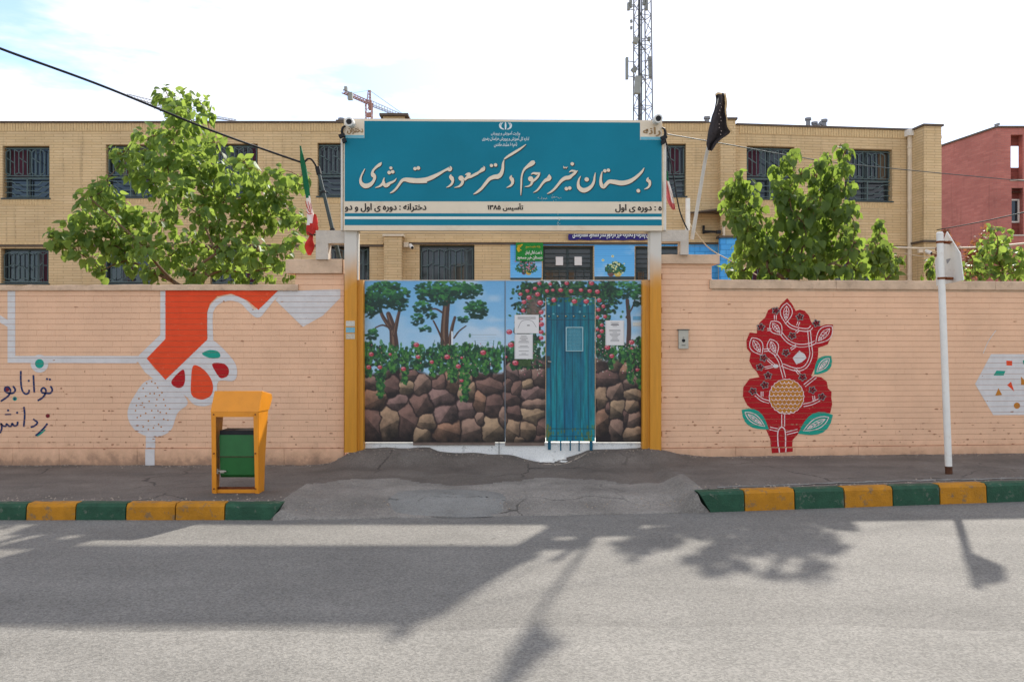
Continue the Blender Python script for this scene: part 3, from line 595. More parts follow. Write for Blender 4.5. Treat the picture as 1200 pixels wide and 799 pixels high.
def R_lines(m):
    W = .95
    def dbl(pts, g=3.2):
        q = smooth(pts, 5); q = [np.array(p) for p in q]
        for s in (-1, 1):
            o = []
            for i, p in enumerate(q):
                d = q[min(i+1, len(q)-1)]-q[max(i-1, 0)]; l = np.hypot(*d) or 1; o.append(tuple(p+s*g/2*np.array((-d[1], d[0]))/l))
            PR.convex(m, ribbon(o, W), 3)
    def outl(a, b, w, inner=True):
        lp = leafpoly(*a, *b, w, 9); PR.convex(m, ribbon(lp+[lp[0]], W), 3)
        if inner:
            a2 = (a[0]+(b[0]-a[0])*.14, a[1]+(b[1]-a[1])*.14); b2 = (a[0]+(b[0]-a[0])*.86, a[1]+(b[1]-a[1])*.86)
            lp = leafpoly(*a2, *b2, w*.62, 8); PR.convex(m, ribbon(lp+[lp[0]], W*.8), 3); PR.convex(m, ribbon([a2, b2], W*.8), 3)
            for t in (.3, .5, .7):
                c = (a2[0]+(b2[0]-a2[0])*t, a2[1]+(b2[1]-a2[1])*t); d = (b2[0]-a2[0], b2[1]-a2[1])
                for s in (-1, 1): PR.convex(m, ribbon([c, (c[0]+d[0]*.14-s*d[1]*w*.42, c[1]+d[1]*.14+s*d[0]*w*.42)], W*.7), 3)
    dbl([A1(*p) for p in [(495, 285), (550, 335), (640, 362), (725, 368), (765, 335)]]); dbl([A1(*p) for p in [(735, 370), (748, 520), (755, 640), (700, 750), (600, 780), (450, 730)]])
    dbl([A1(*p) for p in [(440, 400), (520, 490), (620, 530), (730, 525), (800, 495)]]); dbl([A1(*p) for p in [(385, 620), (430, 690), (450, 760)]]+[A2(410, 95)])
    dbl([A1(*p) for p in [(265, 580), (330, 575)]], 2.5); dbl([A1(305, 675), A1(375, 735)], 2.2); dbl([A1(275, 765), A1(360, 745)], 2.2)
    dbl([A1(300, 365), A1(345, 365)], 2.2); dbl([A1(385, 215), A1(385, 265)], 2.2); dbl([A1(630, 285), A1(615, 325)], 2.2); dbl([A1(600, 395), A1(635, 365)], 2.2); dbl([A1(545, 570), A1(605, 530)], 2.2)
    dbl([A2(400, 420), A2(400, 530)], 3.4); dbl([A2(590, 165), A2(690, 85)], 3); dbl([A2(155, 245), A2(210, 290), A2(275, 310)], 3); dbl([A2(580, 340), A2(650, 325), A2(725, 290)], 3)
    dbl([A2(280, 545), A2(350, 560)], 3); dbl([A2(430, 590), A2(530, 565)], 3); dbl([A2(212, 215), A2(212, 262)], 2.2); dbl([A2(670, 255), A2(676, 300)], 2.2); dbl([A2(505, 15), A2(545, 60)], 2.2)
    PR.convex(m, ribbon(smooth([A2(*p) for p in [(362, 760), (352, 650), (355, 570), (385, 535), (415, 560), (422, 650), (418, 755)]], 4), 1.3), 3)
    outl(A1(505, 90), A1(492, 300), .30); outl(A1(340, 280), A1(450, 420), .36); outl(A1(975, 330), A1(805, 510), .28); outl(A1(140, 450), A1(245, 630), .33); outl(A1(330, 465), A1(395, 635), .33)
    for a, b, w in TL:
        outl((a[0]+(b[0]-a[0])*.12, a[1]+(b[1]-a[1])*.12), (a[0]+(b[0]-a[0])*.85, a[1]+(b[1]-a[1])*.85), w*.66)
    # scales of the flower head
    for r in range(8):
        y = 447+r*4.9
        for c in range(9):
            x = 901.5+c*5+(r % 2)*2.5
            if (x-921.5)**2+(y-464.5)**2 < 18.6**2:
                PR.convex(m, ribbon([(x+2.5*math.cos(t), y+2.7*math.sin(t)) for t in np.linspace(0, PI, 6)], .75), 3)
    PR.convex(m, ribbon([(921.5+(20.3+.6*math.cos(t*22))*math.cos(t), 464.5+(20.3+.6*math.cos(t*22))*math.sin(t)) for t in np.linspace(0, 2*PI, 50)], .9), 3)
murR('painted_line_work', 'mline', R_lines)
BR = [A1(*p) for p in [(390, 170), (235, 340), (640, 235), (812, 300), (560, 430), (495, 605), (262, 660), (225, 755)]]+[A2(*p) for p in [(265, 75), (235, 160), (130, 215), (572, 90), (660, 205), (745, 265)]]
def R_ring(m):
    for i, (x, y) in enumerate(BR):
        pts = [(x+(4.6+.9*math.cos(5*t+i))*math.cos(t), y+(4.2+.9*math.cos(5*t+i))*math.sin(t)) for t in np.linspace(0, 2*PI, 26)[:-1]]; PR.poly(m, pts, 4)
murR('painted_berry_edge', 'mgrey', R_ring)
murR('painted_berry', 'mberry', lambda m: [PR.poly(m, [(x+(3.4+.9*math.cos(5*t+i))*math.cos(t), y+(3.1+.9*math.cos(5*t+i))*math.sin(t)) for t in np.linspace(0, 2*PI, 26)[:-1]], 5) for i, (x, y) in enumerate(BR)])
murR('painted_berry_mark', 'mred', lambda m: [PR.poly(m, ell(x+1.1*dx, y+1.1*dy, .7, .9, 8), 6) for (x, y) in BR for dx, dy in ((-1.3, -.8), (1.3, -.8), (0, 1.3))])
def B1(x, y): return (1130+x/7.986, 400+y/7.986)
def hexx(m): PR.poly(m, [B1(250, 118), B1(100, 398), B1(270, 688), (1246, 485.5), (1262, 450), (1246, 415)], 0)
murR('painted_hexagon', 'mwhite', hexx)
murR('painted_shape', 'morange', lambda m: (PR.poly(m, [B1(392, 180), B1(447, 182), B1(446, 226), B1(393, 224)], 1), PR.poly(m, [B1(400, 408), B1(436, 376), B1(466, 468)], 1)), 'orange square and triangle')
murR('painted_shape', 'mteal', lambda m: (PR.poly(m, [B1(300, 272), B1(384, 276), B1(366, 318), B1(272, 318)], 1), PR.poly(m, [B1(546, 176), B1(600, 176), B1(600, 214), B1(550, 212)], 1)), 'teal lozenge and square')
murR('painted_shape', 'mgold', lambda m: (PR.poly(m, [B1(318, 436), B1(352, 500), B1(288, 506)], 1), PR.poly(m, ell(*B1(491, 600), 3.7), 1), PR.poly(m, [B1(528, 328), B1(575, 376), B1(570, 408), B1(530, 408)], 1)), 'ochre triangle and disc')
murR('painted_scratch', 'mwhite', lambda m: PR.line(m, [(1167, 387), (1158, 400), (1152, 414)], .8, 0), 'thin white scratch of paint')
# chips where paint has broken off, mostly low on the walls
def chips(fr, root, u0, u1, n, seed):
    R = random.Random(seed); m = MB()
    for i in range(n):
        u = R.uniform(u0, u1); z = PL-.02+abs(R.gauss(0, .35)) if R.random() < .75 else R.uniform(PL, 2.3)
        if z > 2.3: continue
        k = int((z-ZB)/CO) if z > ZB else None
        if k is not None: z = ZB+k*CO+R.choice([.002, .002, .045])
        w_, h_ = R.uniform(.006, .035), R.uniform(.004, .014); nn = 7; d = -.0032 if k is not None else -.0212
        pts = [(u+w_*math.cos(t)*R.uniform(.5, 1.1), z+h_*math.sin(t)*R.uniform(.5, 1.1)) for t in [2*PI*j/nn for j in range(nn)]]
        m.add([fr.at(a, d-.00004*(i % 9), b) for a, b in pts], [tuple(range(nn))])
    m.build('paint_chips', MT['chip'], root, kind='stuff', fixn=False)
MT['chip'] = mat('chip', S(172, 122, 92), .9, .3, 40)
chips(FLW, lw, -6.6, UG, 170, 3); chips(FRW, rw, 0, 5.6, 190, 4)
# intercom
ic = empty('intercom', FRW.at(FRW.u(800), 0, 1.55), 'small steel door intercom on the peach wall right of the gate', 'intercom')
u0, zz0 = FRW.px(794.5, 408.5); u1, zz1 = FRW.px(806, 387)
MB().box(u0, u1, -.03, 0, zz0, zz1, T=FRW.at).build('casing', MT['steel'], ic)
MB().box(u0-.012, u1+.012, -.05, 0, zz1+.003, zz1+.012, T=FRW.at).build('rain_hood', MT['dark_metal'], ic)
mb = MB(); uc, zc = FRW.px(800.2, 399); mb.tube([FRW.at(uc, -.031, zc), FRW.at(uc, -.036, zc)], .022, 14); mb.build('button', MT['black'], ic)
mb = MB(); mb.box(uc-.026, uc+.026, -.0325, -.03, zc-.066, zc-.058, T=FRW.at); mb.build('speaker_slot', MT['black'], ic); mb = MB(); mb.box(uc-.01, uc+.01, -.0325, -.03, zc+.036, zc+.042, T=FRW.at); mb.build('indicator', MT['black'], ic)

# ================================================================== GATE
# -- the painting on the gate, as vertex colours (photo-pixel coordinates of the gate plane)
class Canvas:
    def __init__(s, x0, x1, y0, y1, k):
        s.x0, s.y0, s.k = x0, y0, k; s.w = int((x1-x0)*k)+1; s.h = int((y1-y0)*k)+1
        s.X, s.Y = np.meshgrid(x0+np.arange(s.w)/k, y0+np.arange(s.h)/k); s.c = np.zeros((s.h, s.w, 3))
    def dab(s, x, y, rx, ry, col, a=1, ang=0, soft=.35):
        R = max(rx, ry)+1; i0 = max(0, int((x-R-s.x0)*s.k)); i1 = min(s.w, int((x+R-s.x0)*s.k)+2); j0 = max(0, int((y-R-s.y0)*s.k)); j1 = min(s.h, int((y+R-s.y0)*s.k)+2)
        if i1 <= i0 or j1 <= j0: return
        X = s.X[j0:j1, i0:i1]-x; Y = s.Y[j0:j1, i0:i1]-y; c, d = math.cos(ang), math.sin(ang)
        r = np.sqrt(((X*c+Y*d)/rx)**2+((-X*d+Y*c)/ry)**2); m = np.clip((1+soft/2-r)/soft, 0, 1)[..., None]*a
        s.c[j0:j1, i0:i1] = s.c[j0:j1, i0:i1]*(1-m)+np.array(col, float)*m
    def stroke(s, pts, w0, w1, col, a=1):
        q = smooth(pts, 6) if len(pts) > 2 else [np.array(pts[0], float)+(np.array(pts[1], float)-np.array(pts[0], float))*t for t in np.linspace(0, 1, 9)]
        L_ = [q[0]]
        for i in range(len(q)-1):
            n = max(1, int(np.hypot(*(q[i+1]-q[i]))*1.6))
            for j in range(n): L_.append(q[i]+(q[i+1]-q[i])*(j+1)/n)
        for i, p in enumerate(L_):
            w = w0+(w1-w0)*i/len(L_); s.dab(p[0], p[1], w, w, col, a)
    def rect(s, x0, x1, y0, y1, col, a=1):
        m = (s.X >= x0) & (s.X < x1) & (s.Y >= y0) & (s.Y < y1); s.c[m] = s.c[m]*(1-a)+np.array(col, float)*a
def vnoise(X, Y, sc, seed):
    r = np.random.default_rng(seed); g = r.random((80, 80)); x = X/sc; y = Y/sc; i = np.floor(x).astype(int); j = np.floor(y).astype(int); fx = x-i; fy = y-j; fx = fx*fx*(3-2*fx); fy = fy*fy*(3-2*fy)
    G = lambda a, b: g[a % 80, b % 80]
    return (G(i, j)*(1-fx)+G(i+1, j)*fx)*(1-fy)+(G(i, j+1)*(1-fx)+G(i+1, j+1)*fx)*fy
def fbm(X, Y, sc, seed, o=4): return sum(vnoise(X, Y, sc/2**k, seed+k)/2**k for k in range(o))/sum(1/2**k for k in range(o))
C = Canvas(424, 755, 327, 520, 2.2); R_ = random.Random(5)
t = np.clip((C.Y-330)/95, 0, 1)[..., None]
C.c[:] = np.array((110, 172, 214))*(1-t)+np.array((164, 204, 226))*t
cl = fbm(C.X, C.Y*2.2, 55, 3); cm = np.clip((cl-.46)/.22, 0, 1)[..., None]*np.clip((C.X-425)/160, .35, 1)[..., None]*.85
C.c = C.c*(1-cm)+np.array((206, 216, 224))*cm
# distant green edge behind the roses
for i in range(420):
    x = R_.uniform(424, 755); y = R_.gauss(414, 6)
    if 640 < x < 698: continue
    C.dab(x, y, R_.uniform(1, 2.4), R_.uniform(1.5, 3.5), R_.choice([(30, 84, 52), (44, 110, 56), (24, 64, 48), (70, 130, 60)]), .75)
for i in range(480):
    x = R_.uniform(424, 755); y = R_.uniform(414, 434)+6*math.sin(x*.21)
    C.dab(x, y, R_.uniform(1.4, 3), R_.uniform(1.4, 3), R_.choice([(22, 58, 40), (30, 76, 44), (16, 44, 36), (26, 50, 34)]), .85)
# stones
st = [(439.7,468.5,15,12),(458,454,10,12),(434,449,10,8),(466,472,12,9),(476.5,455,9,8),(496,450,11,12),(436,497,11,22),(455.5,495,12,20),(478,494,12,20),(495,475,13,13),(516,466,15,12),(501.5,495,13,12),(495,510,11,10),(522.5,485.5,15,14),(517,450,10,10),(529,449,9,12),(526,505,17,14),(548,460.5,11,12),(546,480,11,13),(573.7,454,15,11),(562,470,9,12),(579,475,9,15),(551.5,506.5,13,16),(562,491,6,8),(577.6,504,13,15),(566,438,8,8),(587,438,8,8),(543.5,443.5,9,8),(450,438,9,7),(480,440,10,7),(507,437,8,7),(430,436,8,6),(589,490,6,14),
 (601,436,8,11),(614,437,9,9),(630,422,10,13),(631,440,10,10),(618,451,8,7),(605,456,6,11),(599,468,9,9),(625,461.5,14,8),(595,450,5,9),(626,474.5,14,7),(600,485,10,9),(623,488,13,12),(600,504,10,13),(618,503,10,13),(609,515,6,5),(634,501,6,12),(632.5,514,8,6),(617,421,7,7),
 (705,422,8,14),(719,424,9,14),(711,443,14,10),(705,467,7,13),(722,459,9,11),(738,449,9,7),(742,462.7,10,7),(740,476,9,8),(722,481,9,12),(706,493,9,17),(722,504,7,14),(742,491.6,9,10),(743,510,11,9),(731,436,6,10),(748,446,7,9),(733,488,5,10),(712,480,4,8)]
D = np.full(C.X.shape, 9.0); D2 = D.copy(); ID = np.zeros(C.X.shape, int)
wx = (fbm(C.X, C.Y, 10, 11)-.5)*7; wy = (fbm(C.X, C.Y, 10, 21)-.5)*7
for i, (x, y, a, b) in enumerate(st):
    an = R_.uniform(-.12, .12); dx = C.X+wx-x; dy = C.Y+wy-y; u_ = (dx*math.cos(an)+dy*math.sin(an))/a; v_ = (-dx*math.sin(an)+dy*math.cos(an))/b
    r = (np.abs(u_)**2.6+np.abs(v_)**2.6)**(1/2.6); nw = r < D; D2 = np.where(nw, D, np.minimum(D2, r)); D = np.where(nw, r, D); ID[nw] = i
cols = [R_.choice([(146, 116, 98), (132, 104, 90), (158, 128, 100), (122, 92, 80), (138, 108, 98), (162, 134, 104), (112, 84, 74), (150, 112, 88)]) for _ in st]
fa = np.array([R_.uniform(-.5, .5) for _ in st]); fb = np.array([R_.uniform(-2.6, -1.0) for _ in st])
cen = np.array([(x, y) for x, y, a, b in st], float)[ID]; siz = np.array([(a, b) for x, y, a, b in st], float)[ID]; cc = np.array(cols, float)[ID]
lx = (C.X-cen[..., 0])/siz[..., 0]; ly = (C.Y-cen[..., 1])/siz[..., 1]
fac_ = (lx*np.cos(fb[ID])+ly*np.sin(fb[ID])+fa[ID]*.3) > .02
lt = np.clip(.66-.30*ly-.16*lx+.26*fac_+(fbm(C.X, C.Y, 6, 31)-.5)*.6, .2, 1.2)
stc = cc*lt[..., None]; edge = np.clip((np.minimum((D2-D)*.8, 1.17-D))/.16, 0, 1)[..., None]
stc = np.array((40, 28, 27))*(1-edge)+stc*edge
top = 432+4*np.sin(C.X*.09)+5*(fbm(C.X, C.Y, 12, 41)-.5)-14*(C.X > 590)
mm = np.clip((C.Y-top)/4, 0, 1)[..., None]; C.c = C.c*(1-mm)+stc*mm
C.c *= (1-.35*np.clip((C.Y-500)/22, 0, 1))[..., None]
# trees
BRN = (74, 52, 44); BRL = (120, 92, 72)
def crown(spots, n, rng=R_):
    for (x, y, rx, ry) in spots:
        for i in range(int(n*rx*ry/60)):
            a = rng.uniform(0, 2*PI); q = math.sqrt(rng.random()); px = x+rx*q*math.cos(a); py = y+ry*q*math.sin(a); lit = (-math.sin(a)*q*.5+.5)+rng.uniform(-.25, .25)
            c = (14, 50, 38) if lit < .5 else (28, 84, 50) if lit < .8 else (60, 128, 58)
            C.dab(px, py, rng.uniform(1.4, 3.0), rng.uniform(.9, 1.7), c, .85, rng.uniform(-.5, .5))
for p, a, b in [([(462, 408), (460, 385), (455, 368)], 5, 2.6), ([(458, 385), (448, 370), (444, 356)], 2.6, 1.4), ([(462, 392), (466, 372), (470, 356)], 2.4, 1.4), ([(456, 384), (448, 381), (440, 384)], 1.1, .8)]: C.stroke(p, a, b, BRN); C.stroke([(x-1, y) for x, y in p], a*.3, b*.3, BRL, .7)
crown([(450, 344, 22, 12), (438, 357, 12, 11), (467, 357, 11, 9), (433, 366, 7, 8), (453, 336, 17, 7), (436, 392, 7, 7), (473, 346, 7, 9), (446, 350, 20, 12)], 42)
for p, a, b in [([(522, 418), (521, 385), (524, 350)], 4.8, 3.4), ([(527, 410), (529, 388), (533, 372)], 2.6, 1.5), ([(520, 402), (514, 388), (508, 376)], 1.3, .9), ([(532, 396), (538, 388), (546, 382)], 1, .7), ([(518, 366), (510, 362), (502, 364)], 1.2, .8)]: C.stroke(p, a, b, BRN); C.stroke([(x-1, y) for x, y in p], a*.3, b*.3, BRL, .7)
crown([(526, 337, 40, 8), (507, 345, 20, 9), (546, 342, 20, 8), (522, 344, 26, 8), (495, 360, 10, 7), (489, 374, 7, 7), (499, 386, 6, 4), (557, 357, 12, 5), (560, 368, 10, 6), (543, 374, 7, 4), (520, 352, 14, 6), (505, 369, 6, 5), (558, 363, 14, 7)], 40)
C.stroke([(736, 410), (737, 380), (735, 352)], 2.6, 2.0, BRN); C.stroke([(734, 372), (741, 360), (744, 350)], 1.2, .8, BRN)
crown([(735, 340, 19, 11), (722, 348, 10, 9), (746, 350, 8, 9), (716, 338, 9, 8)], 34)
# rose bush round the door
AR = []
for i in range(1500):
    q = R_.random()
    if q < .42: x = R_.gauss(621, 8.5); y = R_.uniform(333, 432); x += -9*max(0, (y-395)/40)
    elif q < .68: x = R_.gauss(707, 7.5); y = R_.uniform(335, 415)
    else: x = R_.uniform(612, 722); y = R_.gauss(339, 5)
    if 641 < x < 696 and y > 350: continue
    C.dab(x, y, R_.uniform(1.2, 2.8), R_.uniform(1, 2), R_.choice([(20, 58, 38), (28, 74, 42), (24, 48, 36), (54, 104, 50), (40, 86, 40), (16, 40, 30)]), .9, R_.uniform(0, 3))
for i in range(140): C.dab(R_.gauss(625, 5), R_.uniform(345, 380), 2.2, 1.6, R_.choice([(120, 96, 84), (90, 72, 66)]), .5)
C.rect(638, 699, 337, 347, (36, 50, 40)); C.rect(638, 699, 337, 338.2, (20, 26, 22))
for i in range(230): C.dab(R_.uniform(636, 700), R_.gauss(342, 5), R_.uniform(1.2, 2.4), R_.uniform(1, 1.8), R_.choice([(24, 66, 40), (50, 100, 50), (18, 44, 32)]), .85)
# hanging greenery over the wall
for (x, y0, y1, wd) in [(432, 400, 442, 7), (446, 405, 466, 8), (460, 405, 436, 8), (475, 408, 450, 8), (490, 405, 432, 9), (508, 408, 440, 8), (530, 405, 448, 10), (545, 402, 470, 9), (556, 405, 440, 9), (569, 408, 438, 10), (582, 410, 434, 8), (750, 395, 455, 7), (739, 405, 450, 8), (716, 408, 432, 6), (602, 415, 432, 7), (728, 405, 425, 6), (518, 404, 438, 7)]:
    for i in range(int((y1-y0)*wd*.42)):
        y = R_.uniform(y0, y1); x2 = x+R_.gauss(0, wd*.45*(1-.55*(y-y0)/(y1-y0)))
        C.dab(x2, y, R_.uniform(1, 2), R_.uniform(1.2, 2.6), R_.choice([(22, 66, 36), (36, 96, 44), (62, 124, 48), (16, 44, 34), (84, 140, 60), (30, 80, 40)]), .85, R_.uniform(-.6, .6))
for i in range(30):
    x = R_.uniform(426, 592); C.stroke([(x, R_.uniform(408, 418)), (x+R_.uniform(-5, 5), R_.uniform(398, 408))], .8, .4, R_.choice([(30, 90, 50), (60, 130, 70), (24, 70, 50)]), .8)
def rose(x, y, r):
    C.dab(x, y, r, r*.85, (168, 38, 54)); C.dab(x-.2*r, y-.35*r, r*.66, r*.36, (236, 160, 164), .9, -.2); C.dab(x+.15*r, y+.1*r, r*.5, r*.3, (190, 64, 80), .9); C.dab(x-.1*r, y+.45*r, r*.6, r*.22, (206, 96, 106), .8, .2); C.dab(x, y-.1*r, r*.18, r*.18, (130, 26, 44))
for x, y, r in [(435, 415, 3.6), (432, 430, 3.4), (445, 430, 3.2), (457, 415, 2.2), (473, 432, 3.6), (488, 404, 3.8), (490, 418, 3.2), (506, 424, 3), (524, 418, 4), (537, 429, 3.6), (541, 446, 2.8), (566, 413, 4.2), (541, 419, 2),
   (593, 418, 2), (604, 425, 4.4), (599, 404, 4.2), (597, 389, 4), (634, 380, 4), (634, 366, 3.4), (634, 396, 3.2), (634, 389, 3.4), (633, 355, 4), (630, 345, 3.6), (614, 354, 3.4), (620, 349, 3.6), (613, 364, 3.2), (618, 341, 3.2), (627, 338, 3), (641, 341, 3.2), (648, 340, 2.6), (657, 340, 3.6), (669, 341, 3.4), (681, 340, 3.2), (691, 341, 3.2), (700, 342, 3.6), (702, 352, 3.4), (701, 363, 3.2), (707, 359, 3), (700, 372, 3), (709, 371, 3), (705, 381, 2.8), (700, 386, 2.6), (705, 388, 3.2), (702, 394, 3), (649, 351, 3.6), (658, 352, 3), (673, 353, 3.6), (687, 353, 3.2), (664, 332, 3.2), (693, 332, 3.6), (632, 332, 3), (712, 407, 4), (717, 417, 3.4), (740, 401, 3.8), (747, 433, 2.8), (740, 408, 2), (645, 333, 2.6), (610, 345, 2.8), (634, 374, 2.6)]: rose(x, y, r*.84)
for i in range(130): x = R_.choice([R_.uniform(428, 590), R_.uniform(610, 636), R_.uniform(698, 750)]); C.dab(x, R_.uniform(400, 440), .6, .6, R_.choice([(220, 220, 200), (200, 120, 130)]), .9)
# teal door boards
DX0, DX1, DY0, DY1 = 639.5, 697, 348.5, 520
m = (C.X >= DX0) & (C.X < DX1) & (C.Y >= DY0)
stn = fbm(C.X*2.2, C.Y*.16, 14, 51); st2 = fbm(C.X*5, C.Y*.5, 9, 61)
dc = np.array((4, 78, 118))*(1-stn[..., None])+np.array((10, 136, 140))*stn[..., None]; dc = dc*(.80+.5*st2[..., None])
g1 = np.clip((C.Y-DY0)/170, 0, 1)[..., None]; dc = dc*(1-.18*(1-g1))+np.array((0, 14, 4))*g1
C.c[m] = dc[m]
for bx in (645.5, 652.5, 662, 671, 680.5, 689.5):
    wv = .22*np.sin(C.Y*.05+bx); dd = np.abs(C.X+wv-bx); mk = np.clip(1-dd/(.5+.7*vnoise(C.X, C.Y, 20, int(bx))), 0, 1)[..., None]*m[..., None]*.75; C.c = C.c*(1-mk)+np.array((4, 40, 66))*mk
for y in (367.5, 375): C.rect(DX0, DX1, y-.5, y+.4, (8, 66, 78), .9)
C.rect(DX0, DX1, 502, 502.8, (10, 60, 64), .8); C.rect(DX0, DX1, 510.5, 511.1, (10, 60, 64), .6)
for i in range(60): C.dab(R_.choice([R_.gauss(642, 2), R_.uniform(645, 697), R_.gauss(692, 3)]), R_.uniform(498, 518), .9, 2.2, (120, 110, 40), .55)
for x in (643.5, 654, 663.5, 672.5, 685): C.dab(x, 371, 1.5, 1.5, (8, 40, 48)); C.dab(x-.4, 370.6, .8, .8, (190, 190, 140), .9)
for i in range(110):
    x = R_.choice([R_.gauss(647, 5), R_.gauss(672, 4), R_.gauss(688, 4)]); C.dab(x, 348+abs(R_.gauss(0, 6)), 1.5, 1.2, R_.choice([(20, 64, 40), (60, 110, 50), (130, 190, 190)]), .8)
for x, y in ((649, 351.5), (673, 353), (687, 353)): rose(x, y, 3.2)
# faint scraped writing patch on the sky
for k in range(5):
    C.rect(550+k*2, 582-k, 392+k*3.2, 392.7+k*3.2, (150, 160, 160), .5)
C.rect(528.6, 530.4, 388, 404, (225, 228, 228))
C.c *= .97; C.c += (RNG.random(C.c.shape[:2])[..., None]-.5)*12
C.c = np.clip(C.c, 0, 255)
GM = bpy.data.materials.new('gate_painting'); GM.use_nodes = True; N_, L_ = NL(GM); b_ = N_['Principled BSDF']; b_.inputs['Roughness'].default_value = .42; b_.inputs['Specular IOR Level'].default_value = .4
at_ = N_.new('ShaderNodeAttribute'); at_.attribute_name = 'paint'; L_.new(at_.outputs['Color'], b_.inputs['Base Color'])
def painted(name, cv, x0, x1, y0, y1, Yp, thick, parent, label=None, back=None, kx=None, fr=None):
    """sheet carrying the painting, a grid of small faces with colours at its vertices"""
    k = kx or cv.k; nx = max(2, int((x1-x0)*k)); nz = max(2, int((y1-y0)*k)); px = np.linspace(x0, x1, nx); py = np.linspace(y0, y1, nz)
    gx, gy = np.meshgrid(px, py); o = org(parent)
    if fr is None:
        X = (gx-CX)*Yp/F-o.x; Y = np.full(gx.shape, Yp-o.y); Z = H+(CY-gy)*Yp/F-o.z
    co = np.stack([X, Y, Z], -1).reshape(-1, 3); i = np.arange(nz-1)[:, None]*nx+np.arange(nx-1)[None]; q = np.stack([i, i+nx, i+nx+1, i+1], -1).reshape(-1, 4)
    # rim and back
    nb = len(co); cor = [0, nx-1, nz*nx-1, (nz-1)*nx]; bk = co[cor].copy(); bk[:, 1] += thick; co = np.vstack([co, bk])
    me = bpy.data.meshes.new(name); me.vertices.add(len(co)); me.vertices.foreach_set('co', co.ravel())
    ex = np.array([[cor[0], cor[1], nb+1, nb], [cor[1], cor[2], nb+2, nb+1], [cor[2], cor[3], nb+3, nb+2], [cor[3], cor[0], nb, nb+3], [nb, nb+1, nb+2, nb+3]]); q = np.vstack([q, ex])
    me.loops.add(q.size); me.loops.foreach_set('vertex_index', q.ravel().astype(np.int32)); me.polygons.add(len(q)); me.polygons.foreach_set('loop_start', np.arange(0, q.size, 4, dtype=np.int32)); me.update(calc_edges=True)
    ix = np.clip(((gx-cv.x0)*cv.k).round().astype(int), 0, cv.w-1); iy = np.clip(((gy-cv.y0)*cv.k).round().astype(int), 0, cv.h-1); c = cv.c[iy, ix].reshape(-1, 3)/255
    c = np.where(c <= .04045, c/12.92, ((c+.055)/1.055)**2.4); full = np.ones((len(co), 4)); full[:nb, :3] = c; full[nb:, :3] = .3
    at = me.color_attributes.new('paint', 'FLOAT_COLOR', 'POINT'); at.data.foreach_set('color', full.ravel().astype(np.float32))
    me.materials.append(GM); ob = bpy.data.objects.new(name, me); COL.objects.link(ob); ob.parent = parent; return tag(ob, label)
GY = 10.55
gate = empty('metal_gate', P(590, 518, GY), 'metal gate painted with trees, roses and a stone wall, with a teal door in it', 'gate')
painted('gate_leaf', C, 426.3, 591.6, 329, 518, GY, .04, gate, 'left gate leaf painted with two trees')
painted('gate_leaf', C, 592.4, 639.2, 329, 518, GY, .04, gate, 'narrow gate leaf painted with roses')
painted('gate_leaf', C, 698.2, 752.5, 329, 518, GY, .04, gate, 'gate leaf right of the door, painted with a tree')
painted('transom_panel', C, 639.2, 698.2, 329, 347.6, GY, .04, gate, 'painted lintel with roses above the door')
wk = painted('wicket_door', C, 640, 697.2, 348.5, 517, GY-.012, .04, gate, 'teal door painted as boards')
def gbox(m, x0, x1, y0, y1, Y0, Y1): a = P(x0, y1, Y0); b = P(x1, y0, Y0); return m.box(a.x, b.x, Y0, Y1, a.z, b.z)
m = MB(); gbox(m, 426, 592, 328.2, 329, GY-.008, GY+.05); gbox(m, 592.3, 752.8, 328.2, 329, GY-.008, GY+.05); m.build('top_rail', MT['offwhite'], gate)
for x in (591.4, 425.6, 752.2):
    m = MB(); gbox(m, x, x+.9, 329, 517.8, GY-.006, GY+.02); m.build('edge_strip', mat('strip_grey', S(96, 110, 118), .5, .1, 5), gate)
m = MB(); gbox(m, 484, 580, 518, 521.5, GY+.012, GY+.03); gbox(m, 592, 638, 518, 522, GY+.012, GY+.03); m.build('bottom_rail', mat('rail_grey', S(122, 104, 92), .6, .2, 9), gate)
m = MB(); gbox(m, 584.4, 585.2, 518, 532, GY-.002, GY+.01); m.build('drop_bolt', MT['black'], gate)
for x, w_, h_ in ((642, 3.6, 527), (656.3, 1.6, 528), (667.5, 1.6, 528), (678, 1.4, 528.5), (691, 3.6, 527.5)):
    m = MB(); gbox(m, x, x+w_, 517, h_, GY-.02, GY-.005); m.build('bar', mat('teal_bar', S(20, 84, 104), .5, .15, 8), wk)
# wicket window
m = MB()
for a in ((663, 683.5, 383, 384.2), (663, 683.5, 410.6, 411.6), (663, 664.2, 384.2, 410.6), (682.3, 683.5, 384.2, 410.6)): gbox(m, *a, GY-.034, GY-.013)
wf = m.build('window_frame', mat('window_rim', S(150, 184, 186), .5, .08, 8), wk)
m = MB(); gbox(m, 664.2, 682.3, 384.2, 410.6, GY-.018, GY-.0135); m.build('pane', mat('mesh_glass', S(52, 138, 160), .35, .35, 60, bump=.8, bscale=120), wf)
m = MB()
for i in range(1, 12): x = 664.2+i*18.1/12; gbox(m, x-.14, x+.14, 384.3, 410.5, GY-.022, GY-.0185)
for i in range(1, 16): y = 384.2+i*26.4/16; gbox(m, 664.3, 682.2, y-.14, y+.14, GY-.0225, GY-.0187)
m.build('wire_mesh', mat('mesh_wire', S(120, 170, 176), .5, .1, 9), wf)
m = MB(); gbox(m, 640.8, 644.4, 417, 431, GY-.02, GY-.013); m.build('lock_plate', MT['dark_metal'], wk)
m = MB(); a = P(642.5, 423.5, GY-.02); m.tube([a, a+Vector((0, -.035, 0)), a+Vector((.035, -.045, -.004))], .009, 8); m.build('handle', MT['steel'], wk)
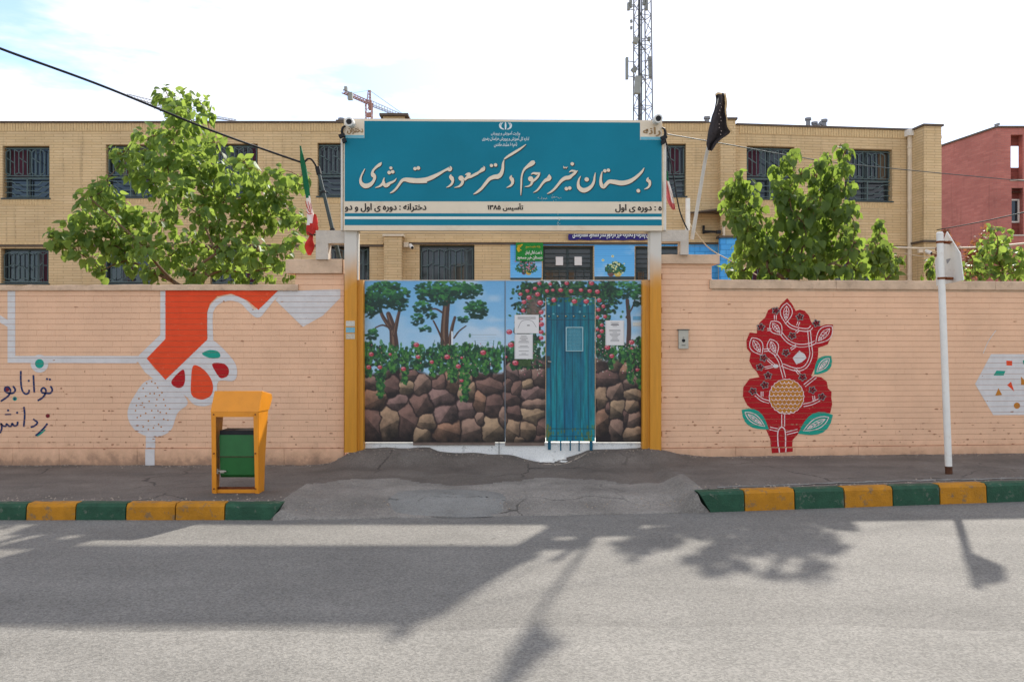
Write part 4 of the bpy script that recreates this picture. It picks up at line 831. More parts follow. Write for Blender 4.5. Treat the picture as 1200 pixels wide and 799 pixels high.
# notices
def notice(x0, x1, y0, y1, label, kind, Yp=GY-.004):
    r = empty('paper_notice', P((x0+x1)/2, y1, Yp), label, 'notice', 'paper notices taped to the gate')
    m = MB(); a = P(x0, y1, Yp-.003); b = P(x1, y0, Yp-.003); m.box(a.x, b.x, Yp-.004, Yp-.001, a.z, b.z); m.build('sheet', MT['paper'], r)
    m = MB(); k = random.Random(int(x0))
    if kind == 0:
        for i in range(3): m.box(a.x+.04, b.x-.04, Yp-.0052, Yp-.0045, b.z-.03-i*.012, b.z-.026-i*.012)
        for p in ribbon(smooth([(x0+4, y1-6), (x0+9, y0+7), (x0+20, y0+7), (x1-3, y1-7)], 5), .4): v = [P(q[0], q[1], Yp-.005) for q in p]; m.add(v, [(0, 1, 2, 3)])
        c = P((x0+x1)/2+2, (y0+y1)/2+1.5, Yp-.005); m.box(c.x-.018, c.x+.018, Yp-.0053, Yp-.0045, c.z-.006, c.z+.006)
    else:
        n = int((b.z-a.z-.06)/.016)
        for i in range(n):
            z = b.z-.03-i*.016; l = k.uniform(.3, .8)*(b.x-a.x-.05); cx_ = (a.x+b.x)/2; h_ = .005 if i != 2 or kind != 2 else .012
            if k.random() < .8: m.box(cx_-l/2, cx_+l/2, Yp-.0052, Yp-.0045, z, z+h_)
        for s in (a.x+.006, b.x-.008): m.box(s, s+.002, Yp-.0052, Yp-.0045, a.z+.008, b.z-.008)
    m.build('print', MT['printgrey'], r)
notice(603, 631.5, 369, 390.5, 'landscape white paper notice above the tall sheet, left of the teal door', 0)
notice(603, 624.5, 391.5, 420.5, 'tall white paper sheet of small print, below the landscape notice', 1)
notice(709.5, 731.5, 375.5, 404.5, 'white paper notice right of the teal door', 2)
m = MB(); gbox(m, 608, 622, 421.5, 429, GY-.006, GY-.002); m.build('letter_slot', mat('slot_green', S(64, 84, 50), .6, .3, 20), gate)
# white terrazzo sill
m = MB(); a = P(426, 0, 1).x; 
sx0 = P(424, 0, GY).x; sx1 = P(754, 0, GY).x; n = 60; vs = []
for i in range(n+1):
    x = sx0+(sx1-sx0)*i/n
    for (d, z) in ((GY+.035, .05), (GY+.035, .374), (GY+.6, .374)): vs.append((x, d, z))
m.add(vs, [(i*3+j, i*3+3+j, i*3+4+j, i*3+1+j) for i in range(n) for j in range(2)]); m.build('gate_sill', MT['terrazzo'], kind='structure')
m = MB(); R2 = random.Random(4)
for (x, y, rx, ry) in [(642, 540, 13, 2.6), (655, 537, 8, 2.2), (634, 536, 6, 2), (660, 541, 5, 1.2)]:
    poly = [(x+rx*math.cos(t)*R2.uniform(.75, 1.2), y+ry*math.sin(t)*R2.uniform(.7, 1.3)) for t in [2*PI*i/18 for i in range(18)]]; v = []
    for p in poly:
        Y = 10.2
        for _ in range(8): Y = (H-zpave((p[0]-CX)*Y/F, Y))*F/(p[1]-CY)
        xx = (p[0]-CX)*Y/F; v.append((xx, Y, zpave(xx, Y)+.006))
    m.add(v, [tuple(range(18))])
m.build('spilled_lime', MT['terrazzo'], kind='stuff')
# posts and concrete portal
def portal(side):
    s = side
    if s < 0: A = dict(p=(403.5, 418), i=(418.3, 425.8), b=(370, 403.2), leg=(370, 384.5), y0=270, y1=285, yl=304)
    else: A = dict(p=(762, 775), i=(752.8, 761.7), b=(775.3, 807), leg=(797.5, 807), y0=269.5, y1=283, yl=298.5)
    Yf = 10.40; r = empty('gate_post', P((A['p'][0]+A['p'][1])/2, 528, Yf), ('left' if s < 0 else 'right')+' gate post, yellow below and whitish above, with a square opening in its head', 'gate post', 'gate posts')
    m = MB(); gbox(m, A['p'][0], A['p'][1], A['y0'], 530, Yf, Yf+.2); m.build('post', MT['gatepost'], r)
    m = MB(); gbox(m, A['i'][0], A['i'][1], 328, 529, Yf+.05, Yf+.2); m.build('jamb', MT['gatepost'], r)
    m = MB(); x = (A['i'][0]+A['i'][1])/2; gbox(m, x-.5, x+.5, 328.5, 528, Yf+.04, Yf+.052); m.build('rib', MT['gatepost'], r)
    m = MB(); gbox(m, A['b'][0], A['b'][1], A['y0'], A['y1'], Yf+.01, Yf+.19)
    gbox(m, A['leg'][0], A['leg'][1], A['y1']+.02, A['yl'], Yf+.012, Yf+.19); m.build('arm', MT['concrete'], r)
    q = A['i'][1] if s < 0 else A['i'][0]
    m = MB(); e0 = (418.2, 420.2) if s < 0 else (759.8, 761.8); gbox(m, *e0, A['y0']+2, 328, Yf+.03, Yf+.05); m.build('edge_strip', MT['offwhite'], r)
    return r
portal(-1); portal(1)
def sticker(x, y, c, lab, k=0):
    m = MB(); a = P(x, y+6.2, 10.397); b = P(x+10.5, y, 10.397)
    m.box(a.x, b.x, 10.396, 10.399, a.z, b.z); o = m.build('sticker', mat('sticker_'+str(int(x+y)), c, .5, .25, 90), None, label=lab, cat='sticker', group='small stickers on the gate posts'); return o
sticker(405.3, 376, S(196, 190, 176), 'topmost of the three small stickers on the left gate post'); sticker(405.3, 383.5, S(120, 170, 184), 'light blue sticker between two pale ones on the left gate post'); sticker(405.3, 391, S(190, 178, 156), 'lowest of the three small stickers on the left gate post')
for i, (y, c, lab) in enumerate(((370.5, S(104, 160, 190), 'upper small sticker at the right edge of the painted gate'), (377.5, S(200, 200, 190), 'lower small sticker at the right edge of the painted gate'))):
    m = MB(); a = P(741.5, y+4.5, GY-.003); b = P(751, y, GY-.003); m.box(a.x, b.x, GY-.004, GY-.001, a.z, b.z); m.build('sticker', mat('gsticker%d' % i, c, .5, .25, 90), None, label=lab, cat='sticker', group='small stickers on the gate')

# ================================================================== NAME BOARD
SY = 10.34
sg = empty('name_board', P(590, 270, SY), 'wide blue name board with cream Persian lettering above the gate', 'sign')
def sp(p, d=0): return P(p[0], p[1], SY-d) if False else Vector(((p[0]-CX)*SY/F, SY-d, H+(CY-p[1])*SY/F))
def rot(p):                                  # board tilts very slightly: right end 2 px lower
    return (p[0], p[1]+(p[0]-403)*2.2/373*(1 if p[1] < 235 else .2))
def sheet(name, mt, quads, d, parent=sg, label=None):
    m = MB()
    for q in quads:
        v = [sp(rot(p), d) for p in q]; m.add(v, [tuple(range(len(v)))])
    return m.build(name, MT[mt], parent, label=label)
m = MB(); c = [rot(p) for p in [(403, 139), (776, 139), (776, 270), (403, 270)]]; v = [sp(p) for p in c]+[sp(p)+Vector((0, .12, 0)) for p in c]
m.add(v, [(0, 1, 2, 3), (4, 7, 6, 5), (0, 4, 5, 1), (1, 5, 6, 2), (2, 6, 7, 3), (3, 7, 4, 0)]); m.build('board', MT['signbeige'], sg)
R4 = lambda a, b, c, d: [(a, c), (b, c), (b, d), (a, d)]
sheet('blue_field', 'signblue', [R4(427, 750, 141.8, 162), R4(404, 775.5, 162, 236)], .002)
sheet('blue_stripe', 'signblue', [R4(404, 775.5, 250, 253.7)], .002); sheet('blue_stripe', 'signblue', [R4(404, 775.5, 257, 264)], .002)
sheet('white_stripe', 'signwhite', [R4(404, 775.5, 254, 256.7)], .002)
fd = mat('sign_faded_blue', S(110, 176, 190), .5, .1, 6); MT['fd'] = fd
sheet('faded_corner', 'fd', [R4(404, 426.5, 158.5, 161.8)], .002); sheet('faded_corner', 'fd', [R4(750.5, 775.5, 158.5, 161.8)], .002)
LET = []
def addl(o, s, strokes, blobs=()):
    for st_ in strokes: LET.append([(o[0]+x/s, o[1]+y/s, w_/s) for x, y, w_ in st_])
    for x, y, r in blobs: LET.append(('b', o[0]+x/s, o[1]+y/s, r/s))
addl((415, 180), 14.525, [[(466, 148, 8), (440, 185, 50), (385, 225, 42), (335, 275, 36), (312, 325, 44), (325, 365, 75), (350, 400, 55), (335, 460, 45), (280, 525, 65), (195, 553, 80), (130, 515, 62), (110, 450, 40), (125, 380, 26), (155, 315, 22), (184, 262, 12)],
  [(722, 418, 8), (695, 455, 26), (655, 482, 36), (610, 500, 42), (580, 525, 60), (540, 545, 62), (508, 515, 55), (500, 465, 36), (516, 408, 10)], [(510, 470, 40), (480, 520, 44), (425, 560, 28), (360, 580, 10)],
  [(612, 670, 12), (660, 645, 30), (720, 590, 36), (770, 520, 40), (820, 455, 50), (880, 440, 66), (960, 452, 84), (1100, 460, 82), (1240, 455, 80)]], [(627, 245, 28), (598, 323, 32), (657, 310, 32)])
addl((480, 180), 14.525, [[(100, 459, 82), (200, 452, 78), (300, 432, 72), (400, 392, 66), (500, 340, 50), (580, 292, 38), (640, 262, 44), (680, 258, 80), (700, 240, 52), (690, 206, 8)],
  [(705, 348, 8), (700, 385, 56), (722, 420, 66), (735, 465, 42), (712, 515, 36), (670, 550, 26), (626, 570, 8)], [(905, 440, 50), (895, 500, 44), (850, 545, 34), (800, 563, 18), (762, 570, 8)],
  [(944, 355, 10), (975, 340, 28), (1010, 332, 36), (1042, 338, 20)], [(1035, 345, 14), (1000, 370, 56), (985, 395, 50), (930, 440, 40)], [(980, 400, 40), (1040, 385, 44), (1100, 355, 44), (1165, 322, 42)]], [(93, 255, 30), (150, 243, 33), (878, 412, 47)])
addl((545, 165), 11.41, [[(90, 465, 32), (140, 440, 36), (190, 410, 30), (225, 385, 46), (245, 370, 50), (258, 350, 22), (246, 332, 6)],
  [(112, 708, 8), (160, 680, 28), (220, 630, 34), (280, 555, 40), (330, 500, 46), (390, 475, 56), (440, 468, 62), (480, 435, 52), (503, 370, 38), (508, 300, 30), (522, 245, 10)],
  [(522, 236, 16), (580, 195, 30), (660, 145, 32), (740, 95, 26), (814, 38, 8)], [(622, 450, 6), (612, 485, 42), (630, 510, 50), (634, 555, 34), (605, 592, 26), (555, 616, 8)]], [(353, 323, 23), (408, 315, 24)])
addl((600, 180), 14.525, [[(150, 698, 8), (153, 600, 24), (158, 500, 28), (162, 400, 28), (178, 320, 28), (210, 255, 36), (260, 208, 50), (320, 165, 74), (355, 140, 76), (388, 125, 40)],
  [(325, 340, 14), (365, 318, 30), (420, 325, 42), (482, 308, 8)], [(474, 322, 20), (440, 375, 38), (400, 420, 38), (350, 455, 44), (325, 510, 34), (280, 540, 24), (215, 550, 8)],
  [(632, 336, 8), (635, 385, 72), (622, 415, 70), (570, 440, 54), (520, 490, 38), (470, 560, 34), (420, 615, 26), (362, 648, 8)],
  [(598, 668, 10), (660, 635, 30), (730, 575, 38), (800, 490, 44), (850, 435, 54), (910, 398, 64), (970, 388, 66), (1020, 352, 46), (1070, 312, 42), (1116, 268, 8)], [(1095, 285, 30), (1040, 275, 32), (1010, 275, 28), (972, 300, 8)],
  [(878, 196, 8), (886, 226, 22), (908, 215, 12), (922, 228, 20), (942, 204, 8)]], [(318, 415, 46), (1025, 157, 31), (925, 580, 32), (982, 568, 31)])
addl((670, 180), 12, [[(126, 300, 8), (100, 350, 24), (90, 410, 38), (105, 465, 55), (160, 500, 64), (230, 480, 56), (285, 430, 42), (312, 370, 32), (320, 310, 24), (332, 250, 8)],
  [(428, 232, 10), (412, 300, 28), (406, 370, 38), (420, 428, 52), (450, 448, 50), (490, 405, 48), (530, 375, 54), (600, 380, 62), (700, 395, 66), (800, 375, 60), (880, 330, 46), (950, 270, 36), (990, 225, 28), (1018, 178, 8)],
  [(1075, 312, 8), (1066, 350, 44), (1090, 370, 44), (1096, 415, 32), (1070, 455, 26), (1020, 480, 8)]], [(210, 347, 32), (465, 225, 25), (515, 216, 25), (935, 502, 27)])
for i, s_ in enumerate(LET):
    for nm, mt_, dx, dy, gw, d in (('letter_shadow', 'outline', .35, .5, 1.15, .0035), ('letter', 'letter', 0, 0, 0, .0065)):
        d += i*.00004; m_ = MB()
        if s_[0] == 'b':
            pts = ell(s_[1]+dx, s_[2]+dy, s_[3]+gw*.5, (s_[3]+gw*.5)*.96, 12, .6); m_.add([sp(rot(p), d) for p in pts], [tuple(range(12))])
        else:
            q = smooth(s_, 5); Q = [(a+dx, b+dy, max(.15, w_)+gw) for a, b, w_ in q]; rb = ribbon(Q)
            L0 = [e_[0] for e_ in rb]+[rb[-1][3]]; R0 = [e_[1] for e_ in rb]+[rb[-1][2]]; n = len(L0)
            m_.add([sp(rot(p), d) for p in L0+R0], [(k, k+n, k+n+1, k+1) for k in range(n-1)])
        m_.build(nm, MT[mt_], sg, fixn=False)
def btext(s, x0, x1, y0, y1, mt, off=.03, name='small_lettering', shear=0, bold=0):
    m = MB()
    for t_ in text_tris(s, (x0, x1, y1, y0), off, shear):
        for q_ in ((0, .45) if bold else (0,)): m.add([sp(rot((p[0]+q_-.2*bold, p[1]+q_*.3)), .0045+q_*.0005) for p in t_], [tuple(range(len(t_)))])
    return m.build(name, MT[mt], sg, fixn=False)
btext('دخترانه : دوره ی اول و دو', 404.3, 499.5, 238.3, 248.6, 'ink', .015, bold=1); btext('تأسیس ۱۳۸۵', 571.5, 613, 238.3, 247.4, 'ink', .015, bold=1); btext('ه : دوره ی اول', 721, 775.3, 239.0, 248.8, 'ink', .015, bold=1)
btext('وزارت آموزش و پرورش', 575.5, 609.5, 153, 158.4, 'emblem', .012, shear=.2); btext('اداره کل آموزش و پرورش خراسان رضوی', 565, 620, 158.8, 165, 'emblem', .012, shear=.2); btext('ناحیه ۶ مشهد مقدس', 579, 606, 165.6, 172, 'emblem', .012, shear=.2)
btext('دختران', 407, 425.5, 148.5, 157.5, 'fadeletter', .015, bold=1); btext('رانه', 753.5, 774, 147, 158, 'fadeletter', .015, bold=1)
m = MB()
for st_ in ([(592.3, 142.2, .6), (592.5, 146, 1.9), (592.4, 151, 1.2)], [(589.4, 143, .5), (587.2, 145, 1.1), (587.2, 148.5, 1.1), (590.8, 151, .6)], [(595.4, 143, .5), (597.6, 145, 1.1), (597.6, 148.5, 1.1), (594, 151, .6)], [(587.6, 142.6, .4), (585.4, 145.4, 1), (586.3, 149, 1), (589.6, 150.9, .5)], [(597.2, 142.6, .4), (599.4, 145.4, 1), (598.5, 149, 1), (595.2, 150.9, .5)]):
    for e_ in ribbon(smooth(st_, 5)): m.add([sp(rot(p), .005) for p in e_], [(0, 1, 2, 3)])
m.build('emblem', MT['emblem'], sg, fixn=False)
m = MB(); R3 = random.Random(9)                 # peeling paint marks
for (x, y, k) in ((636, 233, 14), (650, 232, 16), (652, 249, 4), (655, 258, 10), (654, 262, 8)):
    for i in range(k):
        a, b = x+R3.gauss(0, 4 if k > 10 else 1.2), y+R3.gauss(0, 1.2); h_ = R3.uniform(.5, 1.5); m.add([sp((a, b), .0048), sp((a+.7, b+.2), .0048), sp((a+.3+R3.uniform(-1, 1), b-h_), .0048)], [(0, 1, 2)])
m.build('peeled_spots', mat('peeled', S(200, 196, 180), .7, .1, 9), sg, fixn=False)
# supports
m = MB(); a = P(401, 160, SY+.06); b = P(401, 270, SY+.06); m.tube([b, a], .018, 8); m.build('support_tube', MT['offwhite'], sg)
m = MB(); a = P(778.6, 158, SY+.05); b = P(778.6, 270, SY+.05); m.tube([b, a], .024, 8); m.build('support_tube', MT['offwhite'], sg)
m = MB(); gbox(m, 404, 776, 271, 273.6, SY+.13, SY+.19); m.build('cross_tube', MT['pipe'], sg)
m = MB()
for x in (420, 760): m.beam(P(x, 150, SY+.15), P(x, 272, SY+.15), .05)
m.build('back_frame', MT['dark_metal'], sg)
# cameras and brackets on the board
def cctv(px, py, lab, side):
    r = empty('security_camera', P(px, py+5, SY-.1), lab, 'security camera', 'cameras on the name board'); c = P(px, py, SY-.02)
    m = MB(); m.tube([c+Vector((0, .02, .0)), c+Vector((0, -.05, -.004)), c+Vector((0, -.15, -.012)), c+Vector((0, -.19, -.015))], [.045, .052, .056, .054], 16); m.build('housing', MT['white'], r, smooth=False)
    m = MB(); m.tube([c+Vector((0, -.187, -.015)), c+Vector((0, -.2, -.016))], [.036, .034], 16); m.build('lens', MT['black'], r)
    m = MB(); m.beam(c+Vector((.02*side, -.02, .05)), c+Vector((.0, -.02, .02)), .03); m.build('mount', MT['offwhite'], r)
cctv(412.5, 146, 'round white security camera on the top left corner of the name board', -1); cctv(768.5, 142.3, 'round white security camera on the top right corner of the name board', 1)
def clamp(px, py, lab, s):
    r = empty('cable_clamp', P(px, py+8, SY-.05), lab, 'cable bracket', 'black cable brackets at the ends of the name board'); c = P(px, py, SY-.02)
    m = MB(); m.tube([c+Vector((.03*-s, 0, .10)), c+Vector((0, -.01, .08)), c+Vector((.01*s, -.02, .03)), c+Vector((0, -.01, -.04))], [.012, .015, .018, .016], 8); m.build('arm', MT['black'], r)
    m = MB(); m.obox(c+Vector((-.01, -.02, -.03)), Vector((.035, 0, .014)), Vector((0, .025, 0)), Vector((-.008, 0, .02))); m.obox(c+Vector((.02*-s, -.02, -.09)), Vector((.022, 0, .014)), Vector((0, .02, 0)), Vector((-.008, 0, .024))); m.build('insulator', MT['black'], r)
clamp(402, 157, 'black cable bracket at the left end of the name board', -1); clamp(778.5, 159, 'black cable bracket at the right end of the name board', 1)

# ================================================================== SCHOOL BUILDING
BY = 20.0; FA = Frame(0, BY, 0); FB = Frame((862-CX)*BY/F, BY, 6.5)
sch = empty('school_building', (0, BY+3, .1), 'two storey yellow brick school building behind the wall, with grilled windows', 'building')
def wallsheet(name, fr, u0, u1, z0, z1, holes, mt, parent, depth=.3, rev=None):
    """brick face with openings and their reveals"""
    m = MB(); us = sorted({u0, u1}|{h[0] for h in holes}|{h[1] for h in holes}); zs = sorted({z0, z1}|{h[2] for h in holes}|{h[3] for h in holes})
    for i in range(len(us)-1):
        for j in range(len(zs)-1):
            a, b, c, d = us[i], us[i+1], zs[j], zs[j+1]; uc, zc = (a+b)/2, (c+d)/2
            if any(h[0] < uc < h[1] and h[2] < zc < h[3] for h in holes): continue
            m.add([fr.at(a, 0, c), fr.at(b, 0, c), fr.at(b, 0, d), fr.at(a, 0, d)], [(0, 1, 2, 3)])
    for h in holes:
        a, b, c, d = h[:4]; q = [(a, c), (b, c), (b, d), (a, d)]
        for k in range(4):
            p, r = q[k], q[(k+1) % 4]; m.add([fr.at(p[0], 0, p[1]), fr.at(r[0], 0, r[1]), fr.at(r[0], depth, r[1]), fr.at(p[0], depth, p[1])], [(0, 1, 2, 3)])
    m.add([fr.at(u0, 0, z1), fr.at(u1, 0, z1), fr.at(u1, depth, z1), fr.at(u0, depth, z1)], [(0, 1, 2, 3)])
    return m.build(name, MT[mt], parent, fixn=False)
def H_(fr, x0, x1, y0, y1):
    a = fr.px(x0, y1); b = fr.px(x1, y0); return (a[0], b[0], a[1], b[1])
def sheared(fr, h, y0, y1): return h
UPL = [(3, 58, 171, 232), (124, 180, 169.5, 231), (246, 302, 168.5, 230.5), (372, 428, 167.5, 230), (494, 550, 167.5, 230), (616, 672, 167.5, 230), (748, 804, 168.5, 230)]
UPL = [(-119, -62, 172, 233)]+UPL
LOL = [(-118, -62, 291, 332), (1, 57, 291, 332), (121, 177, 290.5, 332), (246, 302, 288, 333), (376, 433, 287, 334), (491.5, 556, 287, 334), (636, 695.5, 288, 350), (744.5, 800, 288.5, 350)]
UPR_ = [(875, 931, 171, 232), (990, 1045.5, 177, 235)]; LOR = [(875, 931, 291, 334), (978, 1034, 293, 335)]
za = H+(CY-144.5)*BY/F
gr0 = .1
def grille_up(m, fr, h, d):
    a, b, c, e_ = h; w_ = b-a; zm = c+(e_-c)*.38; t = .018
    bar = lambda p, q, th=t: m.beam(fr.at(p[0], d, p[1]), fr.at(q[0], d, q[1]), th)
    bar((a+.03, zm), (b-.03, zm), .028); bar((a+.03, zm+.07), (b-.03, zm+.07)); bar((a+.03, e_-.06), (b-.03, e_-.06))
    n = 10; xs = [a+.05+(w_-.1)*i/n for i in range(n+1)]
    for i, x in enumerate(xs):
        z0, z1 = zm+.1, e_-.1
        if i % 3 == 0: z0 += .04; z1 -= .04
        bar((x, z0), (x, z1))
    for i in range(0, n-1, 3):
        x, y = xs[i], xs[min(n, i+2)]; zq = (zm+e_)/2
        bar((x, zq+.12), (y, zq-.02)); bar((xs[i], e_-.14), (xs[i+1], e_-.08)); bar((xs[i], zm+.14), (xs[i+1], zm+.09)); bar((xs[min(n, i+2)], e_-.08), (xs[min(n, i+3)], e_-.14)); bar((xs[min(n, i+2)], zm+.09), (xs[min(n, i+3)], zm+.14))
    for k in range(3):
        z = c+.05+k*(zm-c-.08)/3; s = .09
        bar((a+.03, z+s), (a+w_*.18, z+s)); bar((a+w_*.18, z+s), (a+w_*.27, z)); bar((a+w_*.27, z), (b-w_*.27, z)); bar((b-w_*.27, z), (b-w_*.18, z+s)); bar((b-w_*.18, z+s), (b-.03, z+s))
    bar(((a+b)/2, c+.02), ((a+b)/2, zm), .028)
def grille_low(m, fr, h, d):
    a, b, c, e_ = h; w_ = b-a; t = .016; n = 9; xs = [a+.05+(w_-.1)*i/n for i in range(n+1)]; c0 = c+.04; zt = min(e_, c+1.0)-.05
    bar = lambda p, q, th=t: m.beam(fr.at(p[0], d, p[1]), fr.at(q[0], d, q[1]), th)
    for i, x in enumerate(xs): bar((x, c0+(.05 if i % 2 else .1)), (x, zt-(.04 if i % 2 else .1)))
    for i in range(0, n, 1):
        if i % 3 != 2: bar((xs[i], c0+(.05 if i % 2 else .1)), (xs[i+1], c0+(.1 if i % 2 else .05)))
        bar((xs[i], zt-(.04 if i % 2 else .1)), (xs[i+1], zt-(.1 if i % 2 else .04)))
    zq = (c0+zt)/2
    for i in range(0, n-2, 3): bar((xs[i], zq-.02), (xs[i+1], zq-.02)); bar((xs[i+1], zq-.02), (xs[i+2], zq-.12)) if i % 2 else bar((xs[i+1], zq-.02), (xs[i+2], zq+.1)); bar((xs[i+2], zq+.02), (xs[i+3], zq+.02))
    bar((a+.03, c0), (b-.03, c0), .02)
def window(fr, h, style, k, parent=sch, dep=.16):
    a, b, c, e_ = h; f = MB(); t = .045; B = lambda u0, u1, z0, z1, d0, d1, m: m.box(u0, u1, d0, d1, z0, z1, T=fr.at)
    B(a, a+t, c, e_, dep, dep+.07, f); B(b-t, b, c, e_, dep, dep+.07, f); B(a+t, b-t, e_-t, e_, dep, dep+.068, f); B(a+t, b-t, c, c+t, dep, dep+.068, f)
    for q in ((a+b)/2,) if style != 'door' else (a+(b-a)*.33, a+(b-a)*.67): B(q-.02, q+.02, c+t, e_-t, dep+.004, dep+.06, f)
    if style == 'up': B(a+t, b-t, c+(e_-c)*.4, c+(e_-c)*.4+.04, dep+.006, dep+.058, f)
    o = f.build('window', MT['dark_metal'], parent)
    g = MB(); B(a+t, (a+b)/2-.02, c+t, e_-t, dep+.03, dep+.036, g); g.build('pane', MT['glass'], o); g = MB(); B((a+b)/2+.02, b-t, c+t, e_-t, dep+.03, dep+.036, g); g.build('pane', MT['glass'], o)
    R = random.Random(k*7+3)
    for i in range(R.choice([1, 2, 2])):          # drawn curtains seen close behind the glass
        q = a+.08+(b-a-.3)*R.random(); w_ = R.uniform(.14, .32); n = 8; g = MB(); vs = []
        zb_ = c+(e_-c)*(.42 if style == 'up' else .05)
        for j in range(n+1):
            x = q+w_*j/n; dd = dep+.022+.006*math.sin(j*2.2)
            vs += [fr.at(min(x, b-t), dd, zb_), fr.at(min(x, b-t), dd, e_-.07)]
        g.add(vs, [(2*j, 2*j+2, 2*j+3, 2*j+1) for j in range(n)]); g.build('curtain', MT[R.choice(['maroon', 'greycurtain', 'maroon', 'greycurtain', 'tancurtain'])], o, fixn=False)
    g = MB(); (grille_up if style == 'up' else grille_low)(g, fr, h, dep-.1); g.build('grille', MT['grille'], o, fixn=False)
    s = MB(); B(a-.03, b+.03, c-.035, c-.002, -.025, dep, s); s.build('sill', MT['dark_metal'], o)
    return o
def soldier(fr, h, parent=sch):                  # row of bricks on edge under a window
    a, b, c, e_ = h; m = MB(); u = a-.02
    while u < b: m.box(u, u+.058, -.006, .02, c-.175, c-.04, T=fr.at); u += .068
    m.build('sill_course', MT['ysoldier'], parent, kind='stuff')
hl = [H_(FA, *q) for q in UPL]; ll = [H_(FA, *q) for q in LOL]
XE = FA.u(846)
wallsheet('wall', FA, FA.u(-330), XE, gr0, za, hl+ll, 'ybrick', sch)
hr = [H_(FB, *q) for q in UPR_]; lr = [H_(FB, *q) for q in LOR]
# keep the openings of one storey level
zr1 = [np.mean([h[2] for h in hr]), np.mean([h[3] for h in hr])]; hr = [(h[0], h[1], zr1[0], zr1[1]) for h in hr]
UE = FB.u(1069); zb_ = FB.px(960, 150)[1]
wallsheet('wall', FB, 0, UE, gr0, zb_, hr+lr, 'ybrick', sch)
for i, h in enumerate(hl): window(FA, h, 'up', i); soldier(FA, h)
for i, h in enumerate(ll):
    if i < 6: window(FA, h, 'low', i+20)
for i, h in enumerate(hr): window(FB, h, 'up', i+40); soldier(FB, h)
for i, h in enumerate(lr): window(FB, h, 'low', i+50)
# roof, caps, back volume
m = MB(); m.box(FA.u(-330), XE, BY+.31, BY+9, gr0, za-.35); m.build('roof', MT['roofcap'], sch)
m = MB(); m.add([FB.at(0, .32, gr0), FB.at(UE, .32, gr0), FB.at(UE, 8, gr0), FB.at(0, 8, gr0), FB.at(0, .32, zb_-.3), FB.at(UE, .32, zb_-.3), FB.at(UE, 8, zb_-.3), FB.at(0, 8, zb_-.3)], [(0, 1, 5, 4), (1, 2, 6, 5), (2, 3, 7, 6), (3, 0, 4, 7), (4, 5, 6, 7)]); m.build('roof', MT['roofcap'], sch)
def capstrip(fr, u0, u1, z, d0=-.04, d1=.34): m = MB(); m.box(u0, u1, d0, d1, z+.001, z+.045, T=fr.at); m.build('parapet_cap', MT['roofcap'], sch)
capstrip(FA, FA.u(-330), XE-.4, za); capstrip(FB, .02, UE, zb_)
# pilaster between the two wings
pa, pb = FA.u(844.5, -.25), FA.u(862, -.25); zt_ = H+(CY-140.5)*(BY-.25)/F
m = MB(); m.box(pa, pb, BY-.25, BY+.5, gr0, zt_); m.build('pilaster', MT['ybrick'], sch)
m = MB(); m.box(pa-.04, pb+.04, BY-.29, BY+.54, zt_+.001, zt_+.05); m.build('parapet_cap', MT['roofcap'], sch)
# end pier
q0 = FB.u(1083, -.62); q1 = FB.u(1098, -.62); zq = FB.px(1090, 148, -.62)[1]
m = MB(); m.box(q0, q1+.12, -.62, .6, gr0, zq, T=FB.at); m.build('end_pier', MT['ybrick'], sch)
m = MB(); m.box(q0-.04, q1+.16, -.66, .64, zq+.001, zq+.05, T=FB.at); m.build('parapet_cap', MT['roofcap'], sch)
# end of the right wing beyond the drainpipe: short return
# string course between the storeys
def ledge(fr, x0, x1, y, d=-.06, h=.09):
    a = fr.px(x0, y+1.5, d); b = fr.px(x1, y+1.5, d); m = MB(); m.box(a[0], b[0], d, .0, a[1], a[1]+h*.5, T=fr.at); m.build('string_course', MT['ysoldier'], sch)
    m = MB(); m.box(a[0], b[0], d+.02, -.001, a[1]-.05, a[1]-.001, T=fr.at); m.build('flashing', MT['roofcap'], sch)
ledge(FA, -330, 449, 285); ledge(FA, 474, 844, 282.5); 
m = MB(); zf = FB.px(960, 287)[1]; m.box(.05, UE, -.06, 0, zf, zf+.05, T=FB.at); m.build('string_course', MT['ysoldier'], sch); m = MB(); m.box(.05, UE, -.04, -.001, zf-.06, zf-.001, T=FB.at); m.build('flashing', MT['roofcap'], sch)
m = MB(); zf2 = FB.px(1090, 284, -.62)[1]; m.box(q0-.05, q1+.16, -.68, -.5, zf2, zf2+.05, T=FB.at); m.box(q0-.05, q0+.01, -.5, 0, zf2, zf2+.05, T=FB.at); m.build('string_course', MT['roofcap'], sch)
m = MB(); a0, a1 = FA.u(450, -.3), FA.u(470.5, -.3); zp = H+(CY-277)*(BY-.3)/F; m.box(a0, a1, BY-.3, BY-.001, gr0, zp); m.build('pilaster', MT['ybrick'], sch)
m = MB(); m.box(a0-.03, a1+.05, BY-.34, BY-.001, zp+.001, zp+.06); m.build('string_course', MT['pipe'], sch)
# drainpipes
m = MB(); d_ = -.08; 
def downpipe(fr, px, y0, y1, d, r, lab=None):
    u_, za_ = fr.px(px, y0, d); zb2 = fr.px(px, y1, d)[1]; m = MB(); m.tube([fr.at(u_, d, zb2), fr.at(u_, d, za_)], r, 10)
    for z in np.arange(zb2+.8, za_-.2, 1.6): m.tube([fr.at(u_, d, z), fr.at(u_, d, z+.06)], r*1.2, 10)
    return m.build('drainpipe', MT['pipe'], sch, label=lab), u_, za_
o_, u_, z_ = downpipe(FB, 1066.3, 160, 360, -.09, .058, 'tall cream drainpipe')
m = MB(); m.box(u_-.1, u_+.1, -.2, -.005, z_, z_+.16, T=FB.at); m.build('rain_hopper', MT['white'], sch)
downpipe(FA, 848, 262, 292, -.33, .035)
